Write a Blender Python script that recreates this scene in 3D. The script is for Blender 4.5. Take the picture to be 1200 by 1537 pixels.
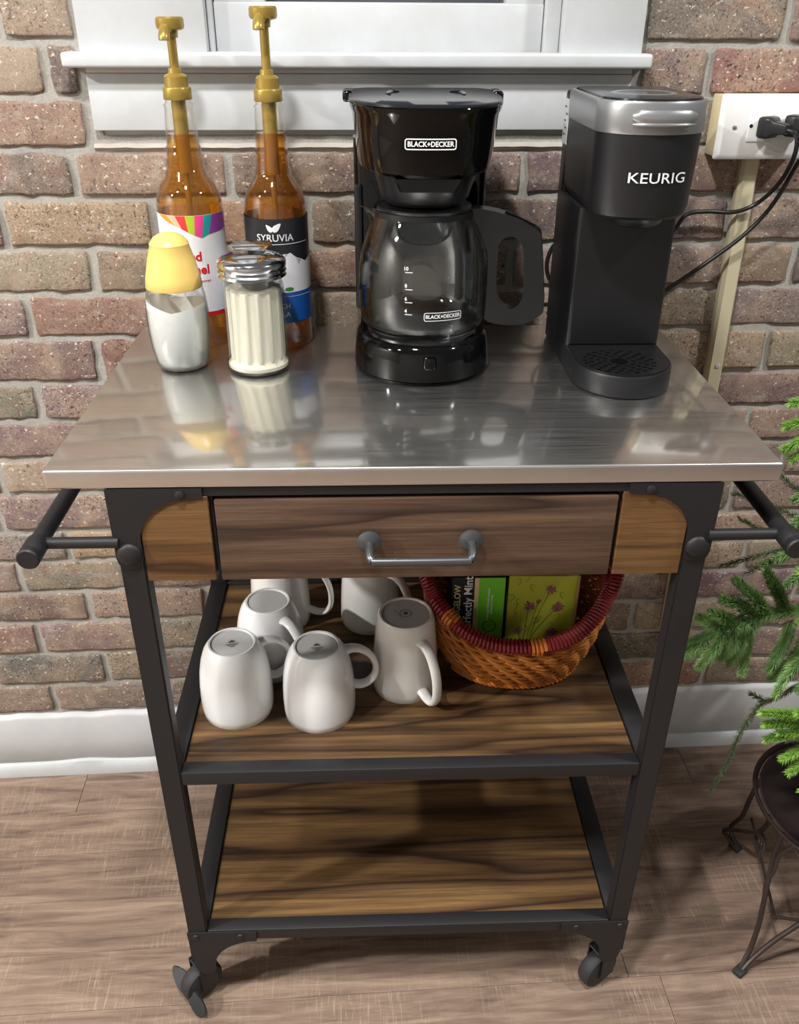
import bpy, bmesh, math, random
from mathutils import Vector, Matrix, noise
for o in list(bpy.data.objects): bpy.data.objects.remove(o)
random.seed(7)
PI = math.pi
SC = bpy.context.scene
COL = SC.collection
A = 0.0326696                       # the cart stands turned a little against the wall
YW = 0.5063                         # plane of the brick faces
H = 0.9179                          # height of the table top

# ---------------------------------------------------------------- camera
def make_camera():
    yaw, pitch, roll, f = 0.0696088, 0.5220236, 0.0062471, 1301.94
    cy, sy, cp, sp, cr, sr = math.cos(yaw), math.sin(yaw), math.cos(pitch), math.sin(pitch), math.cos(roll), math.sin(roll)
    F = Vector((sy*cp, cy*cp, -sp)); R = Vector((cy, -sy, 0)); U = R.cross(F)
    R2 = R*cr + U*sr; U2 = U*cr - R*sr
    cam = bpy.data.cameras.new('camera'); o = bpy.data.objects.new('camera', cam); COL.objects.link(o)
    m = Matrix.Identity(4)
    for i in range(3):
        m[i][0] = R2[i]; m[i][1] = U2[i]; m[i][2] = -F[i]
    m[0][3], m[1][3], m[2][3] = -0.073428, -0.785958, 1.318945
    o.matrix_world = m
    cam.sensor_fit = 'HORIZONTAL'; cam.sensor_width = 36.0; cam.lens = 36.0*f/1200.0
    cam.clip_start = 0.02
    SC.camera = o
make_camera()

# ---------------------------------------------------------------- world and lamps
w = bpy.data.worlds.new('world'); SC.world = w; w.use_nodes = True
bg = w.node_tree.nodes['Background']
bg.inputs[0].default_value = (1.0, 1.0, 1.0, 1); bg.inputs[1].default_value = 0.17
LAMPS = [(-2.60, -0.90, 2.45, 112, 0.08), (-0.30, -0.52, 2.45, 32, 0.07), (1.50, -0.45, 2.45, 32, 0.07), (-1.30, -0.80, 2.45, 18, 0.07)]
for (x, y, z, p, r) in LAMPS:
    l = bpy.data.lights.new('ceiling_lamp', 'AREA'); l.shape = 'DISK'; l.size = r*2; l.energy = p; l.color = (1, 0.985, 0.96)
    o = bpy.data.objects.new('ceiling_lamp', l); COL.objects.link(o); o.location = (x, y, z)
SC.view_settings.view_transform = 'Standard'; SC.view_settings.look = 'None'
SC.view_settings.gamma = 1; SC.view_settings.use_curve_mapping = False
SC.view_settings.exposure = 0.0
SC.cycles.max_bounces = 14; SC.cycles.transmission_bounces = 14; SC.cycles.transparent_max_bounces = 16
SC.cycles.diffuse_bounces = 3; SC.cycles.glossy_bounces = 5
SC.cycles.caustics_refractive = False; SC.cycles.caustics_reflective = False
SC.cycles.sample_clamp_indirect = 6.0

# ---------------------------------------------------------------- materials
def lin(c): return tuple(((v/255.0+0.055)/1.055)**2.4 if v > 10 else v/255.0/12.92 for v in c)
def mat(name, rgb, rough=0.5, metal=0.0, spec=0.5, coat=0.0, trans=0.0, ior=1.45, srgb=True):
    m = bpy.data.materials.new(name); m.use_nodes = True
    b = m.node_tree.nodes['Principled BSDF']
    c = lin(rgb) if srgb else rgb
    b.inputs['Base Color'].default_value = (*c, 1); b.inputs['Roughness'].default_value = rough
    b.inputs['Metallic'].default_value = metal; b.inputs['Specular IOR Level'].default_value = spec
    b.inputs['Coat Weight'].default_value = coat; b.inputs['Coat Roughness'].default_value = 0.05
    b.inputs['Transmission Weight'].default_value = trans; b.inputs['IOR'].default_value = ior
    m.diffuse_color = (*c, 1)
    return m
def N(m, t, **kw):
    n = m.node_tree.nodes.new(t)
    for k, v in kw.items(): setattr(n, k, v)
    return n
def L(m, a, b): m.node_tree.links.new(a, b)
def ramp(m, stops, fac=None, interp='LINEAR'):
    r = N(m, 'ShaderNodeValToRGB'); r.color_ramp.interpolation = interp
    e = r.color_ramp.elements
    while len(e) < len(stops): e.new(0.5)
    for el, (p, c) in zip(e, stops):
        el.position = p; el.color = (*c, 1) if len(c) == 3 else c
    if fac is not None: L(m, fac, r.inputs[0])
    return r
def noise_n(m, vec, scale, detail=4, rough=0.6, dist=0.0):
    n = N(m, 'ShaderNodeTexNoise'); n.inputs['Scale'].default_value = scale; n.inputs['Detail'].default_value = detail
    n.inputs['Roughness'].default_value = rough; n.inputs['Distortion'].default_value = dist
    if vec is not None: L(m, vec, n.inputs['Vector'])
    return n
def mapping(m, vec, scale, loc=(0, 0, 0), rot=(0, 0, 0)):
    n = N(m, 'ShaderNodeMapping'); n.inputs['Scale'].default_value = scale; n.inputs['Location'].default_value = loc
    n.inputs['Rotation'].default_value = rot; L(m, vec, n.inputs['Vector']); return n.outputs[0]
def mix(m, fac, a, b, mode='MIX'):
    n = N(m, 'ShaderNodeMix', data_type='RGBA', blend_type=mode)
    for inp, v in ((0, fac), (6, a), (7, b)):
        if isinstance(v, bpy.types.NodeSocket): L(m, v, n.inputs[inp])
        elif inp == 0: n.inputs[0].default_value = v
        else: n.inputs[inp].default_value = (*v, 1)
    return n.outputs[2]
def bump(m, h, strength=0.3, dist=0.002):
    b = N(m, 'ShaderNodeBump'); b.inputs['Strength'].default_value = strength; b.inputs['Distance'].default_value = dist
    L(m, h, b.inputs['Height']); L(m, b.outputs[0], m.node_tree.nodes['Principled BSDF'].inputs['Normal']); return b
def BS(m): return m.node_tree.nodes['Principled BSDF']
def pos(m): return N(m, 'ShaderNodeNewGeometry').outputs['Position']
def gen(m): return N(m, 'ShaderNodeTexCoord').outputs['Object']

def mat_brick():
    m = mat('brick', (140, 115, 100), 0.9)
    p = pos(m); oi = N(m, 'ShaderNodeObjectInfo')
    off = N(m, 'ShaderNodeVectorMath', operation='SCALE'); comb = N(m, 'ShaderNodeCombineXYZ')
    L(m, oi.outputs['Random'], comb.inputs[0]); L(m, oi.outputs['Random'], comb.inputs[2])
    L(m, comb.outputs[0], off.inputs[0]); off.inputs['Scale'].default_value = 37
    add = N(m, 'ShaderNodeVectorMath', operation='ADD'); L(m, p, add.inputs[0]); L(m, off.outputs[0], add.inputs[1]); v = add.outputs[0]
    blot = noise_n(m, v, 15, 4, 0.65, 0.8)
    c = mix(m, ramp(m, [(0.40, (0, 0, 0)), (0.66, (0.8, 0.8, 0.8))], blot.outputs[0]).outputs[0], oi.outputs['Color'], lin((172, 150, 130)))
    blot2 = noise_n(m, v, 26, 3)
    c = mix(m, ramp(m, [(0.56, (0, 0, 0)), (0.74, (0.55, 0.55, 0.55))], blot2.outputs[0]).outputs[0], c, lin((142, 104, 92)))
    fine = noise_n(m, v, 330, 4, 0.8)
    rough = ramp(m, [(0.35, (0.35, 0.35, 0.35)), (0.62, (1, 1, 1))], noise_n(m, v, 11, 2).outputs[0]).outputs[0]
    c = mix(m, rough, c, mix(m, 1.0, c, ramp(m, [(0.34, (0.36, 0.33, 0.32)), (0.47, (0.88, 0.88, 0.88)), (0.56, (1.05, 1.05, 1.05)), (0.66, (1.6, 1.62, 1.62))], fine.outputs[0]).outputs[0], 'MULTIPLY'))
    pit = noise_n(m, v, 170, 3, 0.6)
    pm = ramp(m, [(0.35, (1, 1, 1)), (0.40, (0, 0, 0))], pit.outputs[0]).outputs[0]
    c = mix(m, mix(m, 1.0, pm, rough, 'MULTIPLY'), c, lin((70, 56, 52)))
    fl = ramp(m, [(0.645, (0, 0, 0)), (0.68, (1, 1, 1))], noise_n(m, mapping(m, v, (1, 1, 1.3)), 150, 2, 0.55).outputs[0]).outputs[0]
    c = mix(m, fl, c, lin((206, 192, 176)))
    smear = noise_n(m, mapping(m, v, (1, 1, 2.2)), 30, 6, 0.75)
    c = mix(m, ramp(m, [(0.54, (0, 0, 0)), (0.72, (0.6, 0.6, 0.6))], smear.outputs[0]).outputs[0], c, lin((186, 178, 168)))
    L(m, c, BS(m).inputs['Base Color'])
    bump(m, mix(m, 0.4, fine.outputs[0], pit.outputs[0]), 0.55, 0.0022)
    return m
def mat_mortar():
    m = mat('mortar', (160, 155, 146), 0.95); p = pos(m)
    n1 = noise_n(m, p, 22, 5, 0.65); n2 = noise_n(m, p, 260, 3, 0.7)
    c = mix(m, n1.outputs[0], lin((144, 141, 135)), lin((192, 188, 180)))
    c = mix(m, 0.6, c, ramp(m, [(0.3, (0.78, 0.78, 0.77)), (0.6, (1.06, 1.06, 1.06))], n2.outputs[0]).outputs[0], 'MULTIPLY')
    L(m, c, BS(m).inputs['Base Color']); bump(m, n2.outputs[0], 0.5, 0.002)
    return m
def mat_plank():
    m = mat('plank_wood', (150, 122, 100), 0.5, spec=0.35); p = pos(m); oi = N(m, 'ShaderNodeObjectInfo')
    comb = N(m, 'ShaderNodeCombineXYZ'); L(m, oi.outputs['Random'], comb.inputs[0]); L(m, oi.outputs['Random'], comb.inputs[1])
    off = N(m, 'ShaderNodeVectorMath', operation='SCALE'); L(m, comb.outputs[0], off.inputs[0]); off.inputs['Scale'].default_value = 23
    add = N(m, 'ShaderNodeVectorMath', operation='ADD'); L(m, p, add.inputs[0]); L(m, off.outputs[0], add.inputs[1]); v = add.outputs[0]
    g = noise_n(m, mapping(m, v, (1.6, 16, 1)), 3.2, 6, 0.62, 0.9)
    c = ramp(m, [(0.28, lin((98, 81, 72))), (0.45, lin((129, 109, 96))), (0.58, lin((146, 125, 110))), (0.75, lin((166, 145, 127)))], g.outputs[0]).outputs[0]
    c = mix(m, 0.55, c, oi.outputs['Color'], 'MULTIPLY')
    g2 = noise_n(m, mapping(m, v, (5, 90, 1)), 4, 5, 0.7, 0.3)
    c = mix(m, 0.55, c, ramp(m, [(0.3, (0.72, 0.7, 0.68)), (0.6, (1.08, 1.08, 1.08))], g2.outputs[0]).outputs[0], 'MULTIPLY')
    # pale saw marks running across the boards
    s1 = noise_n(m, mapping(m, v, (150, 9, 1), rot=(0, 0, 0.22)), 1.8, 4, 0.75)
    s2 = noise_n(m, mapping(m, v, (14, 200, 1)), 1.5, 2, 0.7)
    zone = noise_n(m, v, 5.5, 2)
    sm = mix(m, 1.0, ramp(m, [(0.52, (0, 0, 0)), (0.72, (0.8, 0.8, 0.8))], s1.outputs[0]).outputs[0], ramp(m, [(0.42, (0, 0, 0)), (0.6, (0.8, 0.8, 0.8))], zone.outputs[0]).outputs[0], 'MULTIPLY')
    c = mix(m, sm, c, lin((196, 176, 154)))
    sm2 = mix(m, 1.0, ramp(m, [(0.6, (0, 0, 0)), (0.75, (0.6, 0.6, 0.6))], s2.outputs[0]).outputs[0], ramp(m, [(0.42, (0, 0, 0)), (0.6, (0.8, 0.8, 0.8))], zone.outputs[0]).outputs[0], 'MULTIPLY')
    c = mix(m, sm2, c, lin((188, 166, 144)))
    L(m, c, BS(m).inputs['Base Color']); bump(m, g2.outputs[0], 0.15, 0.001)
    return m
def mat_walnut(name, dark, mid, light, seed=0.0, rough=0.42):
    m = mat(name, mid, rough, spec=0.4); t = gen(m)
    v = mapping(m, t, (1, 1, 1), loc=(seed, seed*0.7, seed*0.3))
    warp = noise_n(m, mapping(m, v, (0.7, 7, 7)), 1.5, 2, 0.5, 0.25)
    mm = N(m, 'ShaderNodeMath', operation='MULTIPLY'); L(m, warp.outputs[0], mm.inputs[0]); mm.inputs[1].default_value = 4.2
    fr = N(m, 'ShaderNodeMath', operation='FRACT'); L(m, mm.outputs[0], fr.inputs[0])
    band = ramp(m, [(0.0, lin(mid)), (0.35, lin(light)), (0.75, lin(mid)), (0.93, lin(dark)), (1.0, lin(mid))], fr.outputs[0]).outputs[0]
    g = noise_n(m, mapping(m, v, (4, 130, 130)), 3, 5, 0.7, 0.2)
    c = mix(m, 0.75, band, ramp(m, [(0.32, (0.55, 0.52, 0.5)), (0.52, (1, 1, 1)), (0.7, (1.22, 1.2, 1.16))], g.outputs[0]).outputs[0], 'MULTIPLY')
    g3 = noise_n(m, mapping(m, v, (0.8, 24, 24)), 2.5, 3, 0.6, 0.2)
    c = mix(m, ramp(m, [(0.48, (0, 0, 0)), (0.66, (0.75, 0.75, 0.75))], g3.outputs[0]).outputs[0], c, lin(dark))
    L(m, c, BS(m).inputs['Base Color']); bump(m, g.outputs[0], 0.12, 0.0008)
    return m
def mat_steel():
    m = mat('brushed_steel', (224, 222, 219), 0.4, 1.0); t = gen(m); nt = m.node_tree
    n = noise_n(m, mapping(m, t, (1.2, 3.0, 1)), 3, 4, 0.6, 0.8); fine = noise_n(m, mapping(m, t, (3, 260, 1)), 3, 3, 0.6)
    bump(m, n.outputs[0], 0.03, 0.001)
    scr = ramp(m, [(0.35, (0.30, 0.30, 0.30)), (0.7, (0.44, 0.44, 0.44))], fine.outputs[0]); L(m, scr.outputs[0], BS(m).inputs['Roughness'])
    b = N(m, 'ShaderNodeBsdfGlossy'); b.inputs['Color'].default_value = (*lin((232, 230, 227)), 1)
    r = ramp(m, [(0.3, (0.05, 0.05, 0.05)), (0.7, (0.13, 0.13, 0.13))], n.outputs[0]); L(m, r.outputs[0], b.inputs['Roughness'])
    mx = N(m, 'ShaderNodeMixShader'); mx.inputs[0].default_value = 0.46
    L(m, BS(m).outputs[0], mx.inputs[1]); L(m, b.outputs[0], mx.inputs[2]); L(m, mx.outputs[0], nt.nodes['Material Output'].inputs[0])
    return m
def mat_paint(name, c1, c2, rough=0.45, sc=9):
    m = mat(name, c1, rough); p = pos(m); n = noise_n(m, p, sc, 5, 0.65); n2 = noise_n(m, p, 120, 2)
    c = mix(m, ramp(m, [(0.35, (0, 0, 0)), (0.7, (1, 1, 1))], n.outputs[0]).outputs[0], lin(c1), lin(c2))
    chip = noise_n(m, p, 75, 4, 0.7)
    c = mix(m, ramp(m, [(0.76, (0, 0, 0)), (0.80, (0.7, 0.7, 0.7))], chip.outputs[0]).outputs[0], c, lin((120, 112, 100)))
    L(m, c, BS(m).inputs['Base Color']); bump(m, n2.outputs[0], 0.12, 0.001)
    return m
def mat_noisy(name, c1, c2, rough=0.5, sc=40, metal=0.0, bs=0.1, spec=0.5):
    m = mat(name, c1, rough, metal, spec); t = gen(m); n = noise_n(m, t, sc, 4, 0.65)
    L(m, mix(m, n.outputs[0], lin(c1), lin(c2)), BS(m).inputs['Base Color']); bump(m, n.outputs[0], bs, 0.0006)
    return m
M = {}
M['brick'] = mat_brick(); M['mortar'] = mat_mortar(); M['plank'] = mat_plank(); M['steel'] = mat_steel()
M['shelf'] = mat_walnut('shelf_wood', (46, 32, 23), (92, 68, 45), (128, 98, 62), 0.3)
M['drawer'] = mat_walnut('drawer_wood', (50, 36, 29), (86, 66, 53), (104, 82, 66), 2.1)
M['side'] = mat_walnut('side_wood', (66, 45, 27), (104, 74, 45), (120, 88, 55), 5.7)
M['black'] = mat_noisy('powder_coated_steel', (29, 28, 30), (35, 34, 36), 0.5, 180, 0.0, 0.15)
M['pull'] = mat('pewter_metal', (96, 97, 100), 0.35, 0.75)
M['white_paint'] = mat_paint('white_trim_paint', (204, 207, 210), (192, 194, 194))
M['white_base'] = mat_paint('white_baseboard_paint', (208, 209, 211), (194, 196, 198), 0.5, 6)
M['wall_paint'] = mat_noisy('cream_wall_paint', (222, 219, 213), (216, 212, 206), 0.8, 3)
M['caulk'] = mat_noisy('pale_caulk', (196, 190, 180), (172, 166, 158), 0.9, 60, 0, 0.5)
M['rubber'] = mat_noisy('dark_rubber', (40, 40, 42), (52, 51, 52), 0.6, 120)
M['blackgloss'] = mat('glossy_black_plastic', (8, 8, 9), 0.06, 0.0, 0.42)
M['lidgloss'] = mat('glossy_charcoal_lid', (30, 32, 36), 0.2, 0.0, 0.35)
M['blacksatin'] = mat_noisy('satin_black_plastic', (20, 20, 22), (24, 24, 26), 0.33, 200, 0, 0.05)
M['blackmatte'] = mat_noisy('matte_black_plastic', (24, 24, 26), (29, 29, 31), 0.40, 260, 0, 0.12)
M['handleplastic'] = mat_noisy('black_handle_plastic', (17, 18, 19), (21, 22, 23), 0.30, 200, 0, 0.05)
M['silver'] = mat_noisy('silver_plastic', (150, 151, 153), (160, 161, 163), 0.32, 200, 0.65, 0.05)
M['darksteel'] = mat('dark_tray_metal', (84, 86, 90), 0.3, 0.85)
M['chrome'] = mat('chrome_steel', (205, 205, 207), 0.12, 1.0)
M['white_print'] = mat('white_print', (232, 232, 232), 0.5)
M['grey_print'] = mat('grey_print', (70, 74, 78), 0.5)
def thin(name, tint, body=None, bodyfac=0.0, refl=1.0, base=0.045, edge=None):
    m = bpy.data.materials.new(name); m.use_nodes = True; nt = m.node_tree; nt.nodes.clear()
    out = N(m, 'ShaderNodeOutputMaterial'); tr = N(m, 'ShaderNodeBsdfTransparent'); tr.inputs[0].default_value = (*tint, 1)
    gl = N(m, 'ShaderNodeBsdfGlossy'); gl.inputs['Roughness'].default_value = 0.02; gl.inputs['Color'].default_value = (1, 1, 1, 1)
    lw = N(m, 'ShaderNodeLayerWeight'); lw.inputs['Blend'].default_value = 0.5
    if edge is not None:
        L(m, ramp(m, [(0.55, tint), (0.97, edge)], lw.outputs['Facing']).outputs[0], tr.inputs[0])
    pw = N(m, 'ShaderNodeMath', operation='POWER'); L(m, lw.outputs['Facing'], pw.inputs[0]); pw.inputs[1].default_value = 4.0
    ma = N(m, 'ShaderNodeMath', operation='MULTIPLY_ADD'); L(m, pw.outputs[0], ma.inputs[0]); ma.inputs[1].default_value = 0.7*refl; ma.inputs[2].default_value = base
    src = tr.outputs[0]
    if body is not None:
        df = N(m, 'ShaderNodeBsdfTranslucent'); df.inputs[0].default_value = (*body, 1); d2 = N(m, 'ShaderNodeBsdfDiffuse'); d2.inputs[0].default_value = (*body, 1)
        a = N(m, 'ShaderNodeMixShader'); a.inputs[0].default_value = 0.5; L(m, df.outputs[0], a.inputs[1]); L(m, d2.outputs[0], a.inputs[2])
        b = N(m, 'ShaderNodeMixShader'); b.inputs[0].default_value = bodyfac; L(m, src, b.inputs[1]); L(m, a.outputs[0], b.inputs[2]); src = b.outputs[0]
    mx = N(m, 'ShaderNodeMixShader'); L(m, ma.outputs[0], mx.inputs[0]); L(m, src, mx.inputs[1]); L(m, gl.outputs[0], mx.inputs[2]); L(m, mx.outputs[0], out.inputs[0])
    return m
M['glass'] = thin('clear_glass', (0.985, 0.99, 0.985), edge=(0.60, 0.63, 0.62))
M['plastic_clear'] = thin('clear_bottle_plastic', (0.99, 0.985, 0.97), base=0.03, edge=(0.75, 0.74, 0.72))
M['syrup'] = thin('amber_syrup', (0.93, 0.70, 0.30), lin((200, 134, 40)), 0.14, base=0.02, edge=(0.66, 0.38, 0.10))
M['syrup2'] = thin('caramel_syrup', (0.91, 0.66, 0.30), lin((190, 122, 40)), 0.14, base=0.02, edge=(0.62, 0.34, 0.10))
M['gold'] = mat_noisy('gold_pump_plastic', (158, 132, 62), (172, 146, 74), 0.32, 80, 0.45, 0.03)
M['yellow'] = mat_noisy('pale_yellow_plastic', (240, 202, 112), (246, 210, 124), 0.35, 30, 0, 0.03)
M['sugar'] = mat_noisy('white_sugar', (244, 244, 242), (234, 234, 232), 0.8, 500, 0, 0.3)
M['creamer'] = mat_noisy('cream_powder', (240, 234, 214), (230, 224, 203), 0.8, 500, 0, 0.3)
M['porcelain'] = mat('white_porcelain', (246, 246, 246), 0.13, 0, 0.5, coat=0.3)
M['porcelain_warm'] = mat('ivory_porcelain', (242, 240, 235), 0.15, 0, 0.5, coat=0.3)
M['unglazed'] = mat_noisy('unglazed_mug_foot', (196, 196, 194), (206, 206, 204), 0.6, 120)
M['wicker'] = mat_noisy('honey_wicker', (196, 122, 50), (150, 84, 32), 0.45, 45, 0, 0.3)
M['wicker_orange'] = mat_noisy('orange_wicker', (222, 134, 54), (196, 106, 40), 0.42, 60, 0, 0.2)
M['wicker_red'] = mat_noisy('burgundy_wicker', (150, 36, 42), (110, 26, 36), 0.42, 60, 0, 0.2)
M['tea_black'] = mat('black_card', (26, 24, 24), 0.5)
M['tea_green'] = mat_noisy('bright_green_card', (122, 206, 52), (110, 196, 44), 0.4, 30, 0, 0.02)
M['tea_dkgreen'] = mat('dark_green_print', (52, 128, 34), 0.5)
M['tea_beige'] = mat('beige_card', (214, 198, 150), 0.5)
M['tea_olive'] = mat_noisy('chartreuse_card', (186, 188, 66), (172, 174, 56), 0.35, 14, 0, 0.02)
M['tea_gold'] = mat('gold_card_edge', (166, 140, 66), 0.4)
M['purple_print'] = mat('purple_print', (150, 66, 112), 0.5)
M['olive_print'] = mat('olive_print', (92, 106, 34), 0.5)
M['outlet_beige'] = mat_noisy('ivory_box_plastic', (222, 208, 168), (212, 198, 158), 0.45, 20)
M['conduit'] = mat_noisy('ivory_cord_channel', (216, 206, 176), (200, 189, 158), 0.45, 14)
M['plate_white'] = mat('white_cover_plate', (244, 242, 240), 0.3)
M['plug'] = mat_noisy('black_plug_rubber', (36, 36, 38), (44, 44, 46), 0.4, 90)
M['cord'] = mat('black_cord', (26, 26, 28), 0.35)
M['label_white'] = mat('white_label', (236, 236, 240), 0.35)
M['label_black'] = mat('black_label', (36, 37, 42), 0.35)
M['label_blue'] = mat('blue_label', (28, 92, 176), 0.35)
M['red_print'] = mat('red_print', (200, 34, 40), 0.4)
for nm, c in (('orange', (238, 150, 50)), ('peach', (240, 180, 150)), ('red', (222, 62, 60)), ('lime', (170, 196, 52)), ('pink', (230, 70, 140)), ('teal', (44, 160, 160)), ('violet', (150, 70, 160))):
    M['ray_'+nm] = mat(nm+'_print', c, 0.35)
M['iron'] = mat_noisy('wrought_iron', (58, 48, 46), (76, 64, 60), 0.45, 90, 0.4, 0.3)
M['saucer'] = mat_noisy('dull_brown_metal', (84, 70, 68), (66, 54, 54), 0.5, 12, 0.3, 0.2)
M['pot'] = mat_noisy('dark_pot', (44, 42, 44), (58, 50, 48), 0.6, 20)
M['twig'] = mat_noisy('brown_twig', (112, 84, 52), (88, 62, 40), 0.8, 60)
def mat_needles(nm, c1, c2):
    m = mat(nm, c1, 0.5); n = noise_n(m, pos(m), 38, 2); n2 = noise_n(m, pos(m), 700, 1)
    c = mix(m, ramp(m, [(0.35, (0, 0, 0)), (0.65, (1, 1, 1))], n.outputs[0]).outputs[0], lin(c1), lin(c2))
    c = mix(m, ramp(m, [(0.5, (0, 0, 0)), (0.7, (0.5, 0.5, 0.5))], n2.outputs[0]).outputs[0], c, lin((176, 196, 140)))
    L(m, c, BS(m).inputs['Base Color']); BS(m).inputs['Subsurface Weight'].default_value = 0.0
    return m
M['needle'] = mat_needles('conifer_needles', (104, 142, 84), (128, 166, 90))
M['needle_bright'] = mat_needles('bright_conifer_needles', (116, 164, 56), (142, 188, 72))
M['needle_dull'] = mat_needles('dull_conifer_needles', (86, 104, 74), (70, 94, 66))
M['glass_dark'] = thin('window_glass', (0.95, 0.96, 0.97))
M['screen'] = mat_noisy('grey_window_screen', (96, 100, 108), (80, 84, 92), 0.7, 300)

# ---------------------------------------------------------------- helpers
def obj(name, bm, m, parent=None, smooth=True, sharp=0.6, loc=None, rot=None):
    me = bpy.data.meshes.new(name)
    bmesh.ops.recalc_face_normals(bm, faces=bm.faces)
    if smooth:
        for f in bm.faces: f.smooth = True
        for e in bm.edges:
            if len(e.link_faces) != 2 or e.calc_face_angle(0) > sharp: e.smooth = False
    bm.to_mesh(me); bm.free()
    for mm in (m if isinstance(m, (list, tuple)) else [m]): me.materials.append(mm)
    o = bpy.data.objects.new(name, me); COL.objects.link(o)
    if parent: o.parent = parent
    if loc is not None: o.location = loc
    if rot is not None: o.rotation_euler = rot
    return o
def obj_raw(name, verts, faces, m, parent=None, smooth=False):
    me = bpy.data.meshes.new(name); me.from_pydata(verts, [], faces)
    if smooth: me.polygons.foreach_set('use_smooth', [True]*len(me.polygons))
    me.materials.append(m); o = bpy.data.objects.new(name, me); COL.objects.link(o)
    if parent: o.parent = parent
    return o
def cw(x, y, z):                    # cart frame -> world
    c, s = math.cos(-A), math.sin(-A)
    return Vector((c*x - s*y, s*x + c*y, z))
def thing(name, label, cat, loc, rz=0.0, group=None, world=False):
    o = bpy.data.objects.new(name, None); COL.objects.link(o); o.empty_display_size = 0.05
    o.location = loc if world else cw(*loc)
    o.rotation_euler = (0, 0, rz if world else rz - A)
    o['label'] = label; o['category'] = cat
    if group: o['group'] = group
    return o
def box(bm, c, s, bev=0.0, seg=1, rot=None):
    r = bmesh.ops.create_cube(bm, size=1.0); vs = r['verts']
    for v in vs: v.co = Vector((v.co.x*s[0], v.co.y*s[1], v.co.z*s[2]))
    if bev > 0:
        es = list({e for v in vs for e in v.link_edges})
        rr = bmesh.ops.bevel(bm, geom=es, offset=bev, segments=seg, affect='EDGES', profile=0.5)
        vs = list({v for f in rr['faces'] for v in f.verts} | {v for v in vs if v.is_valid})
        # every vertex of this island
        seen = set(vs); st = list(vs)
        while st:
            q = st.pop()
            for e in q.link_edges:
                ov = e.other_vert(q)
                if ov not in seen: seen.add(ov); st.append(ov)
        vs = list(seen)
    for v in vs:
        if rot is not None: v.co = rot @ v.co
        v.co += Vector(c)
    return vs
def lathe(bm, prof, n=48, c=(0, 0, 0), caps=True, closed=False, fn=None):
    rings = []
    for (r, z) in prof:
        ring = []
        for i in range(n):
            a = 2*PI*i/n; rr = r if fn is None else fn(r, z, a)
            ring.append(bm.verts.new((c[0]+rr*math.cos(a), c[1]+rr*math.sin(a), c[2]+z)))
        rings.append(ring)
    m = len(rings)
    for k in range(m if closed else m-1):
        r0, r1 = rings[k], rings[(k+1) % m]
        for i in range(n): bm.faces.new((r0[i], r0[(i+1) % n], r1[(i+1) % n], r1[i]))
    if caps and not closed:
        bm.faces.new(rings[0][::-1]); bm.faces.new(rings[-1])
    return rings
def sweep(bm, pts, r, n=8, flat=1.0, up=None, closed=False, caps=True, taper=None):
    pts = [Vector(p) for p in pts]; m = len(pts); rings = []; prev = None
    for i, p in enumerate(pts):
        if closed: t = (pts[(i+1) % m]-pts[(i-1) % m])
        else: t = pts[min(i+1, m-1)]-pts[max(i-1, 0)]
        t.normalize()
        if up is not None:
            u = Vector(up); u = u - t*u.dot(t)
            if u.length < 1e-5: u = t.orthogonal()
        elif prev is None: u = t.orthogonal()
        else:
            u = prev - t*prev.dot(t)
            if u.length < 1e-6: u = t.orthogonal()
        u.normalize(); prev = u; b = t.cross(u)
        rr = (r if taper is None else r*taper(i/(m-1)))
        rings.append([bm.verts.new(p + u*(rr*math.cos(2*PI*k/n)) + b*(rr*flat*math.sin(2*PI*k/n))) for k in range(n)])
    for k in range(m if closed else m-1):
        a, b2 = rings[k], rings[(k+1) % m]
        for i in range(n): bm.faces.new((a[i], a[(i+1) % n], b2[(i+1) % n], b2[i]))
    if caps and not closed:
        bm.faces.new(rings[0][::-1]); bm.faces.new(rings[-1])
def spline(pts, k=8, closed=False):
    P = [Vector(p) for p in pts]; m = len(P); out = []
    for i in range(m if closed else m-1):
        p0 = P[(i-1) % m] if (closed or i > 0) else P[0]; p1 = P[i]; p2 = P[(i+1) % m]
        p3 = P[(i+2) % m] if (closed or i+2 < m) else P[-1]
        for j in range(k):
            t = j/k
            out.append(0.5*((2*p1)+(p2-p0)*t+(2*p0-5*p1+4*p2-p3)*t*t+(3*p1-p0-3*p2+p3)*t**3))
    if not closed: out.append(P[-1])
    return out
def prism(bm, poly, lo, hi, axis='z', bev=0.0, seg=2, rim_only=True):
    """extrude a 2-D outline; axis is the extrusion direction"""
    def P(a, b, h): return {'z': (a, b, h), 'y': (a, h, b), 'x': (h, a, b)}[axis]
    v0 = [bm.verts.new(P(a, b, lo)) for a, b in poly]; v1 = [bm.verts.new(P(a, b, hi)) for a, b in poly]
    n = len(poly); f0 = bm.faces.new(v0[::-1]); f1 = bm.faces.new(v1)
    for i in range(n): bm.faces.new((v0[i], v0[(i+1) % n], v1[(i+1) % n], v1[i]))
    if bev > 0:
        es = list(f0.edges)+list(f1.edges)
        bmesh.ops.bevel(bm, geom=es, offset=bev, segments=seg, affect='EDGES', profile=0.5)
def loft(bm, loops, cap=True):
    rings = [[bm.verts.new(p) for p in lp] for lp in loops]; n = len(rings[0])
    for a, b in zip(rings, rings[1:]):
        for i in range(n): bm.faces.new((a[i], a[(i+1) % n], b[(i+1) % n], b[i]))
    if cap: bm.faces.new(rings[0][::-1]); bm.faces.new(rings[-1])
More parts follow.
